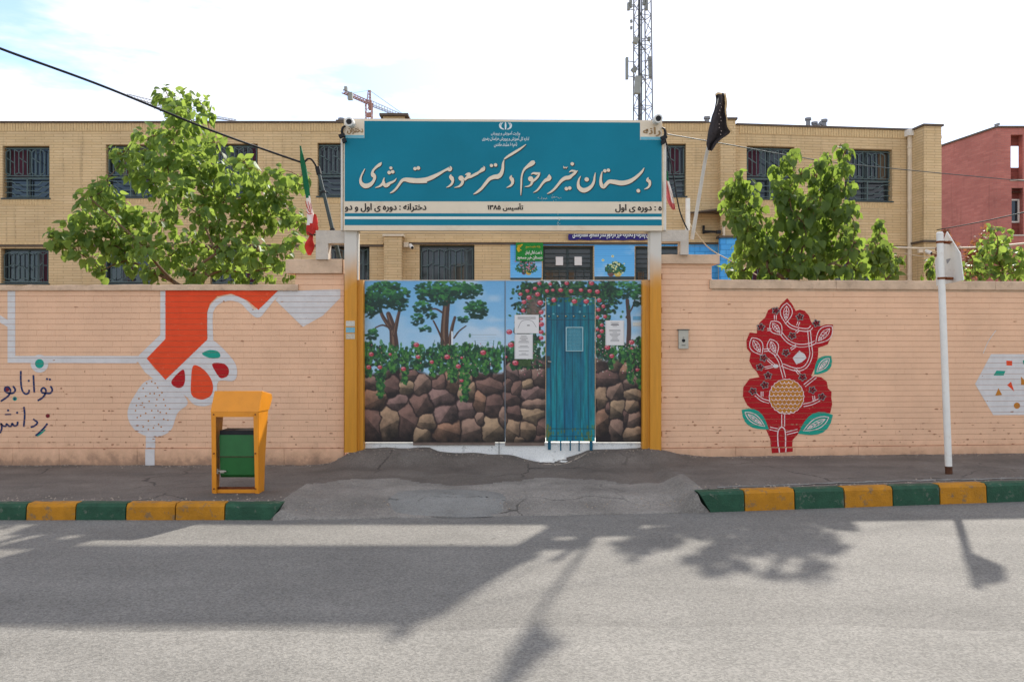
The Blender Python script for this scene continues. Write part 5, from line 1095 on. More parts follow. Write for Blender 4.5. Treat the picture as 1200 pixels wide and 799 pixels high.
# small tan soldier band under eaves
for fr, a, b, z in ((FA, FA.u(-330), pa-.001, za), (FB, .1, UE, zb_)):
    m = MB(); u = a
    while u < b-.06: m.box(u, u+.058, -.012, -.001, z-.2, z-.004, T=fr.at); u += .068
    m.build('eaves_course', MT['ysoldier'], sch, kind='stuff')
# entrance painted blue, with flower pots painted on it
def patchw(x0, x1, y0, y1, d, mt, name, label=None, fr=FA):
    a = fr.px(x0, y1, d); b = fr.px(x1, y0, d); m = MB(); m.box(a[0], b[0], d, d+.004, a[1], b[1], T=fr.at); return m.build(name, MT[mt], sch, label=label)
patchw(635.5, 700, 284, 287.8, -.008, 'bluepaint', 'blue_lintel'); patchw(700, 757, 284, 288.2, -.008, 'bluepaint', 'blue_lintel')
patchw(757, 843, 285, 288.6, -.008, 'bluepaint', 'blue_lintel'); patchw(800.5, 844, 289, 340, -.009, 'bluepaint', 'blue_panel')
m = MB(); a0, a1 = FA.u(844, -.4), FA.u(864, -.4); zp = H+(CY-279)*(BY-.4)/F; m.box(a0, a1, BY-.42, BY-.252, gr0, zp); m.build('blue_pier', MT['bluepaint'], sch)
m = MB(); m.box(a0-.05, a1+.3, BY-.47, BY-.2, zp+.001, zp+.05); m.build('pier_ledge', MT['roofcap'], sch)
def potcanvas(x0, x1, y0, y1, seed, cx_, cy_, w_, h_, fl, pots):
    c = Canvas(x0, x1, y0, y1, 3.2); R = random.Random(seed); t = np.clip((c.Y-y0)/(y1-y0), 0, 1)[..., None]; c.c[:] = np.array((84, 170, 228))*(1-t)+np.array((104, 184, 234))*t
    q = np.clip((fbm(c.X, c.Y*1.6, 18, seed)-.5)/.2, 0, 1)[..., None]*.5; c.c = c.c*(1-q)+np.array((190, 214, 236))*q
    for (px, py, rx, ry, col) in pots: c.dab(px, py, rx, ry, col, 1, 0, .2); c.rect(px-rx, px+rx, py-ry*1.1, py-ry*.6, tuple(int(v*1.15) for v in col))
    for i in range(260):
        a = R.uniform(0, 2*PI); s = math.sqrt(R.random()); x = cx_+w_*s*math.cos(a); y = cy_+h_*s*math.sin(a)+abs(math.cos(a))*s*2.5; c.dab(x, y, R.uniform(.5, 1.3), R.uniform(.5, 1), R.choice([(24, 84, 40), (40, 110, 50), (16, 60, 44)]), .9, R.uniform(0, 3))
    for i in range(26): c.dab(cx_+R.gauss(0, w_*.5), cy_+R.gauss(-1, h_*.5), .9, .8, fl, .95)
    for k in range(int((y1-y0)/2.6)): c.rect(x0, x1, y0+k*2.6, y0+k*2.6+.35, (60, 130, 190), .45)
    return c
pc1 = potcanvas(598, 634, 288, 326, 3, 617, 312, 13, 7, (200, 120, 140), [(619.5, 319.5, 3.2, 3, (200, 160, 60)), (614, 319, 2.6, 3, (90, 60, 70))])
pc2 = potcanvas(696.5, 743.5, 284.5, 324, 8, 721, 313, 12, 6.5, (226, 222, 150), [(716, 320, 4, 4, (110, 70, 60)), (724, 320.5, 4.5, 3.8, (206, 180, 80))])
for x, y in ((706.5, 305), (718, 300.5)): pc2.dab(x, y, 1.6, 1.4, (222, 220, 160)); pc2.dab(x, y, .6, .6, (140, 110, 40))
painted('painted_panel', pc1, 598, 634.8, 286, 325.5, BY-.012, .01, sch, 'blue panel painted with a pot of pink flowers'); painted('painted_panel', pc2, 696.5, 743.6, 284.5, 324, BY-.012, .01, sch, 'blue panel painted with pots of white daisies')
patchw(598, 634, 325.7, 329, -.03, 'dark_metal', 'dark_ledge'); patchw(697, 743.5, 324.2, 328, -.03, 'dark_metal', 'dark_ledge')
# glazed entrance and neighbouring window
def bigwin(h, k, papers):
    a, b, c, e_ = h; dep = .2; fr = FA; B = lambda u0, u1, z0, z1, d0, d1, m: m.box(u0, u1, d0, d1, z0, z1, T=fr.at); f = MB()
    B(a, a+.06, c, e_, dep, dep+.07, f); B(b-.06, b, c, e_, dep, dep+.07, f); B(a+.06, b-.06, e_-.06, e_, dep, dep+.068, f); B((a+b)/2-.03, (a+b)/2+.03, c, e_-.06, dep+.002, dep+.066, f); B(a+.06, b-.06, e_-.58, e_-.53, dep+.004, dep+.064, f)
    o = f.build('window', MT['dark_metal'], sch); g = MB(); B(a+.06, b-.06, c, e_-.06, dep+.035, dep+.04, g); g.build('pane', MT['glass_warm'], o)
    g = MB()
    for z in np.arange(e_-.17, c, -.115): g.beam(fr.at(a+.06, dep-.06, z), fr.at(b-.06, dep-.06, z), .014)
    for i in range(1, 6): u = a+(b-a)*i/6; g.beam(fr.at(u, dep-.06, e_-.55), fr.at(u, dep-.06, c), .014)
    g.build('grille', MT['dark_metal'], o, fixn=False)
    R = random.Random(k)
    for i in range(4):
        u = a+.1+i*(b-a-.2)/4; g = MB(); B(u, u+(b-a)*.13, e_-.85-.1*R.random(), e_-.6, dep+.031, dep+.034, g); g.build('curtain', MT['tancurtain'], o) if i % 2 == 0 else None  # flat tan strips before the pane, painting reflections in the entrance glass
bigwin(ll[6], 1, 1); bigwin(ll[7], 2, 0)
for x, lab in ((655.5, 'left of the two white papers on the dark entrance window'), (677.5, 'right of the two white papers on the dark entrance window')):
    m = MB(); a = FA.px(x-4.3, 311, .15); b = FA.px(x+4.3, 301, .15); m.box(a[0], b[0], .13, .135, a[1], b[1], T=FA.at); m.build('window_paper', MT['paper'], None, label=lab, cat='paper', group='white papers on the entrance window')
# banner and poster
bn = empty('banner', P(711, 282, BY-.1), 'purple cloth banner with white Persian writing above the entrance', 'banner')
def wtext(s, parent, Yp, x0, x1, y0, y1, mt, off=.02, name='lettering', shear=0):
    m = MB()
    for t_ in text_tris(s, (x0, x1, y1, y0), off, shear): m.add([P(p[0], p[1], Yp) for p in t_], [tuple(range(len(t_)))])
    return m.build(name, MT[mt] if isinstance(mt, str) else mt, parent, fixn=False)
m = MB(); vs = []
for i in range(31):
    x = 666+i*94/30; vs += [P(x, 281.3+.4*math.sin(i), BY-.1+.015*math.sin(i*1.1)), P(x, 270+.5*math.sin(i*.7), BY-.1+.015*math.sin(i*1.1))]
m.add(vs, [(2*i, 2*i+2, 2*i+3, 2*i+1) for i in range(30)]); m.build('cloth', MT['purple'], bn, fixn=False)
wtext('دبستان پسرانه و دخترانه خیر مرحوم دکتر مسعود مسترشدی', bn, BY-.13, 671, 770, 271, 280.6, 'emblem', .03, shear=.15)
ps = empty('poster', P(621, 306, BY-.06), 'green poster with yellow crest and white Persian writing beside the entrance', 'poster')
m = MB(); a = P(604.5, 305.8, BY-.06); b = P(636.5, 284.5, BY-.06); m.box(a.x, b.x, BY-.065, BY-.05, a.z, b.z); m.build('board', MT['postergreen'], ps)
wtext('پایگاه مقاومت بسیج'.replace('گ', 'ک').replace('ج', 'ح'), ps, BY-.068, 616, 633, 287.6, 291.2, 'posteryellow', .012); wtext('با همت اهالی ایمان', ps, BY-.068, 615.5, 635, 293.6, 298.8, 'signwhite', .025); wtext('دبستان خیر مسعود', ps, BY-.068, 606, 635.5, 299.6, 304.6, 'signwhite', .03)
m = MB()
for st_ in ([(610, 287.5, 1.4), (606.5, 291, 1.6), (608.5, 295, 2.6)], [(611, 288, 1), (608, 291, 1.4), (611, 293.5, .8)], [(612.5, 286.8, 1.3), (606, 288, .6)]):
    for e_ in ribbon(smooth(st_, 4)): m.add([P(p[0], p[1], BY-.068) for p in e_], [(0, 1, 2, 3)])
m.build('crest', MT['posteryellow'], ps, fixn=False)
# cameras on the school
def bullet(px, py, Y, lab, box=True):
    c = P(px, py, Y); r = empty('security_camera', c, lab, 'security camera'); m = MB(); m.obox(c+Vector((-.1, .06, .06)), Vector((.06, 0, 0)), Vector((0, .04, 0)), Vector((0, 0, .06))); m.build('junction_box', MT['pipe'], r)
    m = MB(); m.tube([c+Vector((.0, .05, .05)), c+Vector((.06, -.1, -.02)), c+Vector((.07, -.12, -.03))], [.045, .05, .04], 10); m.build('housing', MT['white'], r); m = MB(); m.tube([c+Vector((.07, -.121, -.03)), c+Vector((.075, -.13, -.034))], [.035, .033], 10); m.build('lens', MT['black'], r)
bullet(480.5, 289.5, BY-.15, 'small white security camera under the ledge, left of the gate window'); bullet(1085, 296, BY-.1, 'small security camera on the brick pier right of the drainpipe')
# awning and bracket beside the black flag
m = MB(); a = P(806, 249, BY); m.add([P(807, 248.8, BY-.9), P(846, 243.5, BY-.9), P(846, 249.5, BY-.02), P(807, 249, BY-.02), P(807, 250, BY-.9), P(846, 245.3, BY-.9), P(846, 251, BY-.02), P(807, 250.2, BY-.02)], [(0, 1, 2, 3), (7, 6, 5, 4), (0, 4, 5, 1), (1, 5, 6, 2), (2, 6, 7, 3), (3, 7, 4, 0)]); m.build('awning', MT['roofcap'], sch)
wb = empty('wall_bracket', P(833, 272, BY-.1), 'black metal bracket on the brick wall left of the right tree', 'bracket')
m = MB(); m.beam(P(824.5, 264.5, BY-.05), P(824.5, 274, BY-.05), .05); m.beam(P(824.5, 271, BY-.06), P(843, 272, BY-.4), .05); m.beam(P(826, 273, BY-.06), P(840, 271.5, BY-.35), .02); m.build('arm', MT['black'], wb); m = MB(); m.obox(P(842, 272, BY-.42), Vector((.05, 0, 0)), Vector((0, .05, 0)), Vector((0, 0, .04))); m.build('head', MT['black'], wb)
# things on the roof
def rooftop(px, py, Y, lab, f): r = empty('roof_vent', P(px, py, Y), lab, 'roof fitting', 'fittings on the roof edge'); m = MB(); f(m, P(px, py, Y)); m.build('pipe', MT['tower'], r); m = MB(); c = P(px, py, Y); m.box(c.x-.12, c.x+.12, c.y-.1, c.y+.1, c.z-.02, c.z+.03); m.build('base_plate', MT['roofcap'], r)
def vt(h, t=0):
    def f(m, c):
        m.tube([c, c+Vector((0, 0, h+.04))], [.06, .055], 8); m.tube([c+Vector((0, 0, h)), c+Vector((0, 0, h+.06))], [.085, .085], 8)
        if t: m.beam(c+Vector((0, 0, h*.5)), c+Vector((.13*t, 0, h*.9)), .07)
    return f
rooftop(947, 150.5, 20.6, 'leftmost of the three vents on the right roof edge', vt(.2)); rooftop(954.5, 150.6, 20.6, 'middle vent on the right roof edge', vt(.1, 1)); rooftop(966, 150.8, 20.6, 'rightmost of the three vents on the right roof edge', vt(.17, -1)); rooftop(828.5, 145.5, 20.3, 'single grey vent on the roof just left of the black flag', vt(.12)); rooftop(3, 148, 20.4, 'small dark vent on the roof at the left edge', vt(.03, 1)); rooftop(400, 143, 20.6, 'thin vent stub on the roof left of the name board', vt(.03))
ch = empty('stair_head', P(461, 141, 24), 'flat roofed brick stair head showing just above the name board', 'roof hut'); a = P(449, 143, 24); b = P(474, 136.5, 24); m = MB(); m.box(a.x, b.x, 24, 26, a.z-1.2, b.z); m.build('wall', MT['ybrick'], ch); m = MB(); m.box(a.x-.1, b.x+.12, 23.9, 26.1, b.z+.001, b.z+.07); m.build('roof', MT['roofcap'], ch)

# ================================================================== RED BUILDING, TOWER, CRANES
rb = empty('red_building', (18, 30, 0), 'red brick building beyond the right end of the school', 'building')
c0 = P(1168, 150, 28); FR1 = Frame(c0.x, 28, 0); e1 = P(1084, 178, 31.6); ang = math.degrees(math.atan2(31.6-28, e1.x-c0.x)); zR = c0.z
FR2 = Frame(e1.x, e1.y, math.degrees(math.atan2(28-e1.y, c0.x-e1.x))); Ls = math.hypot(c0.x-e1.x, 28-e1.y)
hh = [H_(FR1, 1184.5, 1198.5, 158, 210.5), H_(FR1, 1185.5, 1199, 220.5, 275)]
wallsheet('wall', FR1, 0, 6, 0, zR, hh, 'rbrick', rb, .24)
m = MB(); m.add([FR2.at(0, 0, 0), FR2.at(Ls, 0, 0), FR2.at(Ls, 0, zR), FR2.at(0, 0, zR)], [(0, 1, 2, 3)]); m.build('side_wall', MT['rbrick'], rb, fixn=False)
m = MB(); m.add([(e1.x, e1.y, zR-2.2), (c0.x, 28.01, zR-2.2), (c0.x+6, 28.01, zR-2.2), (c0.x+6, 34, zR-2.2), (e1.x, 34, zR-2.2)], [(0, 1, 2, 3, 4)]); m.build('roof', MT['roofcap'], rb)
m = MB(); m.box(0, 6, -.05, .2, zR+.001, zR+.06, T=FR1.at); m.build('parapet_cap', MT['roofcap'], rb); m = MB(); m.box(0, Ls, -.05, .2, zR+.001, zR+.06, T=FR2.at); m.build('parapet_cap', MT['roofcap'], rb)
# upper recess: parapet screen with open sky showing through; lower recess: window
h = hh[0]; m = MB(); zo0 = FR1.px(1187, 196.5, .23)[1]; zo1 = FR1.px(1187, 171, .23)[1]
for a in ((h[0]-.1, h[1]+.2, h[2], zo0), (h[0]-.1, h[1]+.2, zo1, h[3])): m = MB(); m.box(a[0], a[1], .24, .30, a[2], a[3], T=FR1.at); m.build('recess_wall', MT['rbrick_dark'], rb)
h = hh[1]; m = MB(); w0, w1 = h[0]-.05, h[1]+.0; z0_, z1_ = FR1.px(1187, 261, .2)[1], FR1.px(1187, 233.5, .2)[1]
for a in ((h[0]-.1, h[1]+.2, h[2], z0_), (h[0]-.1, h[1]+.2, z1_, h[3])): m = MB(); m.box(a[0], a[1], .24, .30, a[2], a[3], T=FR1.at); m.build('recess_wall', MT['rbrick_dark'], rb)
m = MB(); B = lambda a, b, c, d: m.box(a, b, .2, .26, c, d, T=FR1.at); B(w0, w0+.05, z0_, z1_); B(w1-.06, w1, z0_, z1_); B(w0+.05, w1-.06, z0_, z0_+.05); B(w0+.05, w1-.06, z1_-.05, z1_); wo = m.build('window', MT['offwhite'], rb)
m = MB(); m.box(w0+.05, w1-.05, .23, .24, z0_+.05, z1_-.05, T=FR1.at); m.build('pane', MT['glass'], wo)
for h in hh: m = MB(); m.box(h[0]-.03, h[1]+.03, -.04, .3, h[2]-.05, h[2]-.002, T=FR1.at); m.build('sill', MT['concrete'], rb)
m = MB(); m.tube([P(1168, 149.5, 28), P(1168, 146, 28)], .05, 6); m.beam(P(1166, 147, 28), P(1171, 145.5, 28), .08); m.build('roof_fitting', MT['tower'], rb)
m = MB(); m.tube([P(1100, 168, 31), P(1100, 162, 31)], .06, 6); m.beam(P(1097.5, 161.5, 31), P(1103, 161, 31), .1); m.build('roof_fitting', MT['pipe'], rb)
# telecom mast
TY = 62.0; tw = empty('telecom_mast', P(754, 138, TY)-Vector((0, 0, 17)), 'tall steel lattice telecom mast with antenna panels behind the name board', 'telecom mast')
m = MB(); wts = 1.55
bx, tx_ = 755.5, 750.5
def tpt(z, i):                               # square tapering mast
    k = (z-.0)/42; hw = .98-.38*k; cx_ = P(755, 0, TY).x+(-.22)*k
    s = [(-1, -1), (1, -1), (1, 1), (-1, 1)][i]; an = .35
    x, y = s[0]*hw*.66, s[1]*hw*.66; return Vector((cx_+x*math.cos(an)-y*math.sin(an), TY+x*math.sin(an)+y*math.cos(an), z))
for i in range(4): m.beam(tpt(0, i), tpt(42, i), .09)
m.build('leg', MT['tower'], tw, fixn=False); m = MB(); z = 0; k = 0
while z < 41:
    st_ = 1.15
    for i in range(4):
        j = (i+1) % 4; a, b = (i, j) if k % 2 else (j, i); m.beam(tpt(z, a), tpt(z+st_, b), .045)
        if k % 2: m.beam(tpt(z, i), tpt(z, j), .045)
    z += st_; k += 1
m.build('bracing', MT['tower'], tw, fixn=False)
m = MB(); c = P(748.3, 0, TY); m.box(c.x-.16, c.x-.02, TY-.9, TY-.75, 0, 41); m.box(c.x+.06, c.x+.14, TY-.9, TY-.8, 0, 38); m.build('cable_tray', mat('cable_tray', S(74, 76, 78), .7, .2, 5), tw)
def panel(px, y0, y1, dx, tilt=0): 
    a = P(px, y1, TY); b = P(px+tilt, y0, TY); mm = MB(); mm.beam(a, b, .2, .34); o = mm.build('antenna', MT['antenna'], tw); mm = MB(); 
    for f in (.15, .85): q = a+(b-a)*f; mm.beam(q, q+Vector((dx, 0, -.1)), .05)
    mm.build('antenna_bracket', MT['tower'], tw)
panel(734.6, 68, 93, .7); panel(762, 67, 92, -.6, -1.0); panel(736.6, 4, 12, .5); panel(739, -3, 9, .4); panel(757.5, 1, 12, -.4); panel(755, -5, 6, -.2); panel(760.5, 44, 48, -.6)
for a, b, w_ in ((P(741, 25, TY), P(738.5, 25.4, TY), .2), (P(741, 33, TY), P(738.5, 33, TY), .2), (P(745, 80, TY), P(741, 84, TY), .35), (P(746, 45, TY-1), P(744, 51, TY-1), .4), (P(748, 90, TY-1), P(746.5, 110, TY-1), .45)): m = MB(); m.beam(a, b, w_); m.build('radio_unit', MT['antenna'], tw)
def lattice(m, a, b, w0, w1, n, t=.12, tri=True):
    a = Vector(a); b = Vector(b); d = (b-a).normalized(); up = Vector((0, 0, 1)) if abs(d.z) < .8 else Vector((0, 1, 0)); x = d.cross(up).normalized(); y = x.cross(d)
    cs = [(-1, -.6), (1, -.6), (0, 1)] if tri else [(-1, -1), (1, -1), (1, 1), (-1, 1)]
    pt = lambda k, i: a+(b-a)*k/n+(x*cs[i][0]+y*cs[i][1])*(w0+(w1-w0)*k/n)/2
    for i in range(len(cs)): m.beam(pt(0, i), pt(n, i), t)
    for k in range(n):
        for i in range(len(cs)): m.beam(pt(k, i), pt(k+1, (i+1) % len(cs)), t*.6)
CYd = 130.0
cr = empty('tower_crane', P(433, 170, CYd), 'red tower crane with a grey jib showing above the left part of the name board', 'crane', 'tower cranes on the skyline')
m = MB(); lattice(m, P(432.3, 230, CYd), P(432.3, 120, CYd), 1.0, 1.0, 14, .11, False); m.build('mast', MT['cranered'], cr, fixn=False)
m = MB(); m.obox(P(432.4, 135, CYd), Vector((.4, 0, 0)), Vector((0, .4, 0)), Vector((0, 0, .3))); m.obox(P(433.8, 124.5, CYd), Vector((.25, 0, 0)), Vector((0, .4, 0)), Vector((0, 0, .6))); m.build('slewing_ring', MT['cranered'], cr)
m = MB(); lattice(m, P(402.5, 107.5, CYd-6), P(432, 120.5, CYd), .6, .6, 9, .13); m.build('counter_jib', MT['cranered'], cr, fixn=False)
m = MB(); lattice(m, P(434, 121, CYd), P(478, 139, CYd+14), .9, .6, 14, .1); m.build('jib', MT['cranegrey'], cr, fixn=False)
m = MB(); lattice(m, P(432.5, 120, CYd), P(433, 106, CYd), .7, .35, 4, .12); m.build('apex', MT['cranered'], cr, fixn=False)
m = MB(); m.obox(P(410.5, 113, CYd-5), Vector((.36, 0, 0)), Vector((0, .4, 0)), Vector((0, 0, .55))); m.obox(P(405.5, 104.5, CYd-6), Vector((.22, 0, 0)), Vector((0, .4, 0)), Vector((0, 0, .3))); m.build('counterweight', MT['antenna'], cr)
m = MB(); m.beam(P(433, 106, CYd), P(478, 138, CYd+14), .07); m.beam(P(433, 106, CYd), P(412, 109.5, CYd-4), .05); m.build('tie_rod', MT['cranegrey'], cr)
cr2 = empty('tower_crane', P(215, 170, 150), 'faint grey crane jib low in the sky behind the top of the left tree', 'crane', 'tower cranes on the skyline')
m = MB(); lattice(m, P(149, 112, 143), P(186, 123, 147), .5, 1.1, 10, .1); lattice(m, P(186, 123, 147), P(250, 137.6, 155), 1.1, .7, 14, .1); lattice(m, P(250, 137.6, 155), P(277, 141.6, 159), .5, .4, 8, .1); m.build('jib', MT['cranegrey'], cr2, fixn=False)
m = MB(); lattice(m, P(215, 240, 150), P(215, 126, 150), 1.2, 1.2, 14, .18, False); m.build('mast', MT['cranegrey'], cr2, fixn=False)

# ================================================================== LITTER BIN
lb = empty('litter_bin', P(280, 578, 8.4), 'yellow metal litter bin frame with a green hanging bucket on the pavement', 'litter bin')
Bx0 = -3.072+.0; Yf = 8.27; Yb = 8.60; X0 = (247.5-CX)*Yf/F; X1 = (303-CX)*Yf/F; zbase = zpave(-2.8, 8.4)-.003
zT = H+(CY-482)*Yf/F; zRg = H+(CY-458)*8.36/F
def side(m, xa, xb, inner):
    # tapered sheet side panel: wide at the top, narrower at the feet
    prof = [(Yf, zT), (Yf+.02, zbase), (Yf+.085, zbase), (Yf+.10, zbase+.5), (Yf+.20, zT-.12), (Yf+.25, zbase+.4), (Yf+.27, zbase+.02), (Yb-.0, zbase+.02), (Yb, zT)]
    prof = [(Yf, zT), (Yf+.02, zbase), (Yf+.19, zbase+.0), (Yf+.22, zbase+.35), (Yb, zT)]
    m.prism(prof, lambda a, b, d: Vector((d, a, b)), xa, xb)
m = MB(); side(m, X0, X0+.012, 1); m.build('side_panel', MT['binyellow'], lb); m = MB(); side(m, X1-.012, X1, -1); m.build('side_panel', MT['binyellow'], lb)
for xa in (X0+.002, X1-.050):
    m = MB(); m.add([(xa, Yf-.012, zT), (xa+.048, Yf-.012, zT), (xa+.048, Yf+.008, zbase+.001), (xa+.012, Yf+.008, zbase+.001), (xa, Yf-.004, zT), (xa+.048, Yf-.004, zT), (xa+.048, Yf+.018, zbase+.001), (xa+.012, Yf+.018, zbase+.001)], [(0, 1, 2, 3), (7, 6, 5, 4), (0, 4, 5, 1), (1, 5, 6, 2), (2, 6, 7, 3), (3, 7, 4, 0)]); m.build('leg', MT['binyellow'], lb)
m = MB(); m.box(X0+.051, X1-.051, Yf-.012, Yf+.0, zT-.055, zT-.001); m.build('top_rail', MT['binyellow'], lb)
m = MB(); m.box(X0+.013, X1-.013, Yf+.14, Yf+.17, zbase+.015, zbase+.05); m.build('bottom_rail', MT['rust'], lb); m = MB(); m.box(X0+.013, X1-.013, Yf+.03, Yf+.05, zbase+.01, zbase+.045); m.build('bottom_rail', MT['binyellow'], lb)
# hood: gable with closed ends
zr_ = zRg; yr = 8.37; ye = Yb+.13; ze = zT+.08
m = MB(); prof = [(Yf-.014, zT), (yr, zr_), (Yb+.10, zr_-.05), (ye, zr_-.10), (Yb+.02, zT-.01)]
vs = [Vector((X0-.004, a, b)) for a, b in prof]+[Vector((X1+.006, a, b)) for a, b in prof]; n = 5
m.add(vs, [tuple(range(n)), tuple(range(2*n-1, n-1, -1))]+[(i, i+n, (i+1) % n+n, (i+1) % n) for i in range(n-1)]); ob = m.build('hood', MT['binyellow'], lb)
bv = ob.modifiers.new('bevel', 'BEVEL'); bv.width = .006; bv.segments = 2
# bucket
m = MB(); bt = H+(CY-509)*8.36/F; bb = H+(CY-559)*8.36/F; xa, xb = X0+.062, X1-.022
prof = [(Yf+.055, bt), (Yf+.045, (bt+bb)/2), (Yf+.06, bb+.03), (Yf+.09, bb), (Yf+.25, bb+.02), (Yf+.31, bt)]
vs = [Vector((xa+.01*(b < bt-.1), a, b)) for a, b in prof]+[Vector((xb, a, b)) for a, b in prof]; n = 6; m.add(vs, [tuple(range(n)), tuple(range(2*n-1, n-1, -1))]+[(i, i+n, i+1+n, i+1) for i in range(n-1)]); ob = m.build('bucket', MT['bingreen'], lb)
m = MB(); m.box(xa-.002, xb+.002, Yf+.038, Yf+.046, (bt+bb)/2-.006, (bt+bb)/2+.003); m.build('seam', mat('seam', S(70, 60, 40), .8, .3, 20), ob)
m = MB(); m.box(xa+.004, xb-.002, Yf+.06, Yf+.30, bt-.001, bt+.045); m.build('bucket_rim', MT['black'], lb)
for xx in (X0+.03, X1-.03):
    for zz in (zT-.03, zbase+.06, zbase+.42): m = MB(); m.tube([(xx, Yf-.004, zz), (xx, Yf-.016, zz)], .008, 8); m.build('bolt', MT['rust'], lb)
m = MB(); z = bb+.07; m.tube([(xa-.03, Yf+.036, z), (xa+.08, Yf+.03, z)], .009, 6); m.box(xa-.04, xa+.0, Yf+.025, Yf+.05, z-.025, z+.025); m.box(xa+.02, xa+.06, Yf+.025, Yf+.04, z-.015, z+.012); m.build('latch', MT['steel'], lb)

# ================================================================== ROAD SIGN (seen from behind)
rs = empty('road_sign', P(1112, 555, 9.16), 'white leaning pole with a pentagonal road sign seen from its edge and back', 'road sign')
base = P(1112, 556, 9.16); base.z = zpave(base.x, 9.16)-.01; topp = P(1101.3, 274, 9.16)
m = MB(); d = (topp-base); m.tube([base+d*.035, topp], .037, 14); m.build('pole', MT['white'], rs, smooth=False)
m = MB(); m.tube([base, base+d*.036], .038, 14); m.build('pole_foot', mat('rust_dark', S(84, 52, 34), .9, .3, 30), rs)
m = MB(); m.tube([topp, topp+d*.008], [.040, .026], 14); m.build('pole_cap', MT['white'], rs)
def plate(): 
    lt = Vector((4.965, 9.52, H+(CY-306)*9.52/F)); lbm = Vector((4.985, 9.52, H+(CY-335)*9.52/F)); rbm = Vector((5.02, 9.02, H+(CY-328.5)*9.02/F)); rt = Vector((4.985, 9.02, H+(CY-297)*9.02/F)); pk = Vector((4.96, 9.25, H+(CY-271.5)*9.25/F))
    return [lt, lbm, rbm, rt, pk]
pp = plate(); n_ = (pp[1]-pp[0]).cross(pp[2]-pp[0]).normalized(); 
if n_.x > 0: n_ = -n_
m = MB(); vs = [p for p in pp]+[p-n_*.012 for p in pp]; m.add(vs, [(0, 1, 2, 3, 4), (9, 8, 7, 6, 5)]+[(i, (i+1) % 5, (i+1) % 5+5, i+5) for i in range(5)]); pl_ = m.build('sign_plate', MT['white'], rs)
m = MB(); c = (pp[0]+pp[3])/2; m.obox(P(1118.5, 303, 9.18)+Vector((0, 0, 0)), Vector((.012, 0, 0)), Vector((0, .015, 0)), Vector((0, 0, .025)))
q = (pp[2]+pp[3])/2; v1 = (pp[2]-pp[3]).normalized(); v2 = (pp[1]-pp[2]).normalized()
m = MB(); c = pp[3]+(pp[0]-pp[3])*.45+v1*.02; m.add([c+n_*.002+v2*a+v1*b for a, b in ((-.04, 0), (.04, 0), (.04, .05), (-.04, .05))], [(0, 1, 2, 3)]); m.build('back_label', mat('label_grey', S(150, 150, 150), .7, .2, 60), pl_)
for f in (.93, .50):
    a = base+d*(.965 if f > .9 else .815); m = MB(); m.tube([a+Vector((0, 0, -.012)), a+Vector((0, 0, .012))], .043, 12); m.beam(a+Vector((.03, 0, 0)), a+Vector((.15, .05, 0)), .03); m.beam(a+Vector((.04, -.03, .0)), a+Vector((.12, -.02, 0)), .018); m.tube([a+Vector((.08, -.05, 0)), a+Vector((.08, .03, 0))], .012, 6); m.build('clamp', MT['rust'], rs)

# ================================================================== FLAGS
f1 = empty('flag', P(396, 303, 10.7), 'furled green, white and red flag on a dark slanted pole at the left gate post', 'flag')
m = MB(); a = P(398, 304, 10.7); b = P(372, 196, 10.75); m.tube([a, b], [.028, .022], 10); 
m.build('pole', MT['dark_metal'], f1); m = MB(); m.tube([a+(b-a)*.3, a+(b-a)*.33], .034, 10); m.tube([a+(b-a)*.72, a+(b-a)*.74], .034, 10); m.tube([a+(b-a)*.92, b], .034, 10); m.build('pole_clip', MT['black'], f1)
def cloth(pts, Yc, mats, cuts, name, parent, seed=1, nn=10, amp=.5):
    """a gathered cloth: tube of uneven folds along pts (px,py,halfwidth px); material changes at cuts (py)"""
    q = smooth(pts, 6); m = MB(); R = random.Random(seed); n = nn; vs = []
    ph = [R.uniform(0, 6) for _ in range(n)]
    for i, (x, y, w_) in enumerate(q):
        for k in range(n):
            t = 2*PI*k/n; r = w_*(1+amp*math.sin(ph[k]+i*.25)*.5); c = P(x, y, Yc); s = Yc/F
            vs.append(c+Vector((r*s*math.cos(t), r*s*.6*math.sin(t)+.01*math.sin(i*.7+k), 0)))
    for i in range(len(q)-1):
        yy = q[i][1]; mi = sum(1 for c in cuts if yy > c)
        m.add([], []); 
    fs = []; mi = []
    for i in range(len(q)-1):
        for k in range(n): fs.append((i*n+k, i*n+(k+1) % n, (i+1)*n+(k+1) % n, (i+1)*n+k)); mi.append(sum(1 for c in cuts if q[i][1]+1.2*math.sin(k) > c))
    fs += [tuple(range(n)), tuple((len(q)-1)*n+k for k in range(n))]; mi += [0, len(mats)-1]
    m.v = vs; m.f = fs; m.m = mi; return m.build(name, mats, parent, smooth=True)
cloth([(352, 171, .9), (353.5, 184, 2.2), (357, 203, 2.8), (360, 222, 3), (362, 238, 3.6), (363.5, 255, 4.5), (366, 268, 6), (364, 275, 4)], 10.62, [MT['flaggreen'], MT['flagwhite'], MT['flagred']], [231, 262], 'cloth', f1, 2)
cloth([(369, 251, 1), (369.5, 262, 3), (367, 272, 3.4), (364, 276, 3)], 10.58, [MT['flagred']], [], 'cloth', f1, 4, 8)
cloth([(365, 275, 2.5), (364, 283, 5), (363, 290, 4.5), (362.5, 299, 1.5)], 10.6, [MT['flagred']], [], 'cloth', f1, 5, 8, .8)
m = MB()
for st_ in ([(358, 236, .8), (360, 243, 1), (363, 249, .9)], [(361, 236, .6), (363, 244, 1), (364, 250, .7)], [(359, 248, .8), (362, 251, 1), (366, 250, .8)], [(364, 238, .5), (365, 245, .8)]):
    for e_ in ribbon(smooth(st_, 4)): m.add([P(p[0], p[1], 10.62-.062) for p in e_], [(0, 1, 2, 3)])
m.build('emblem', MT['flagred'], f1, fixn=False)
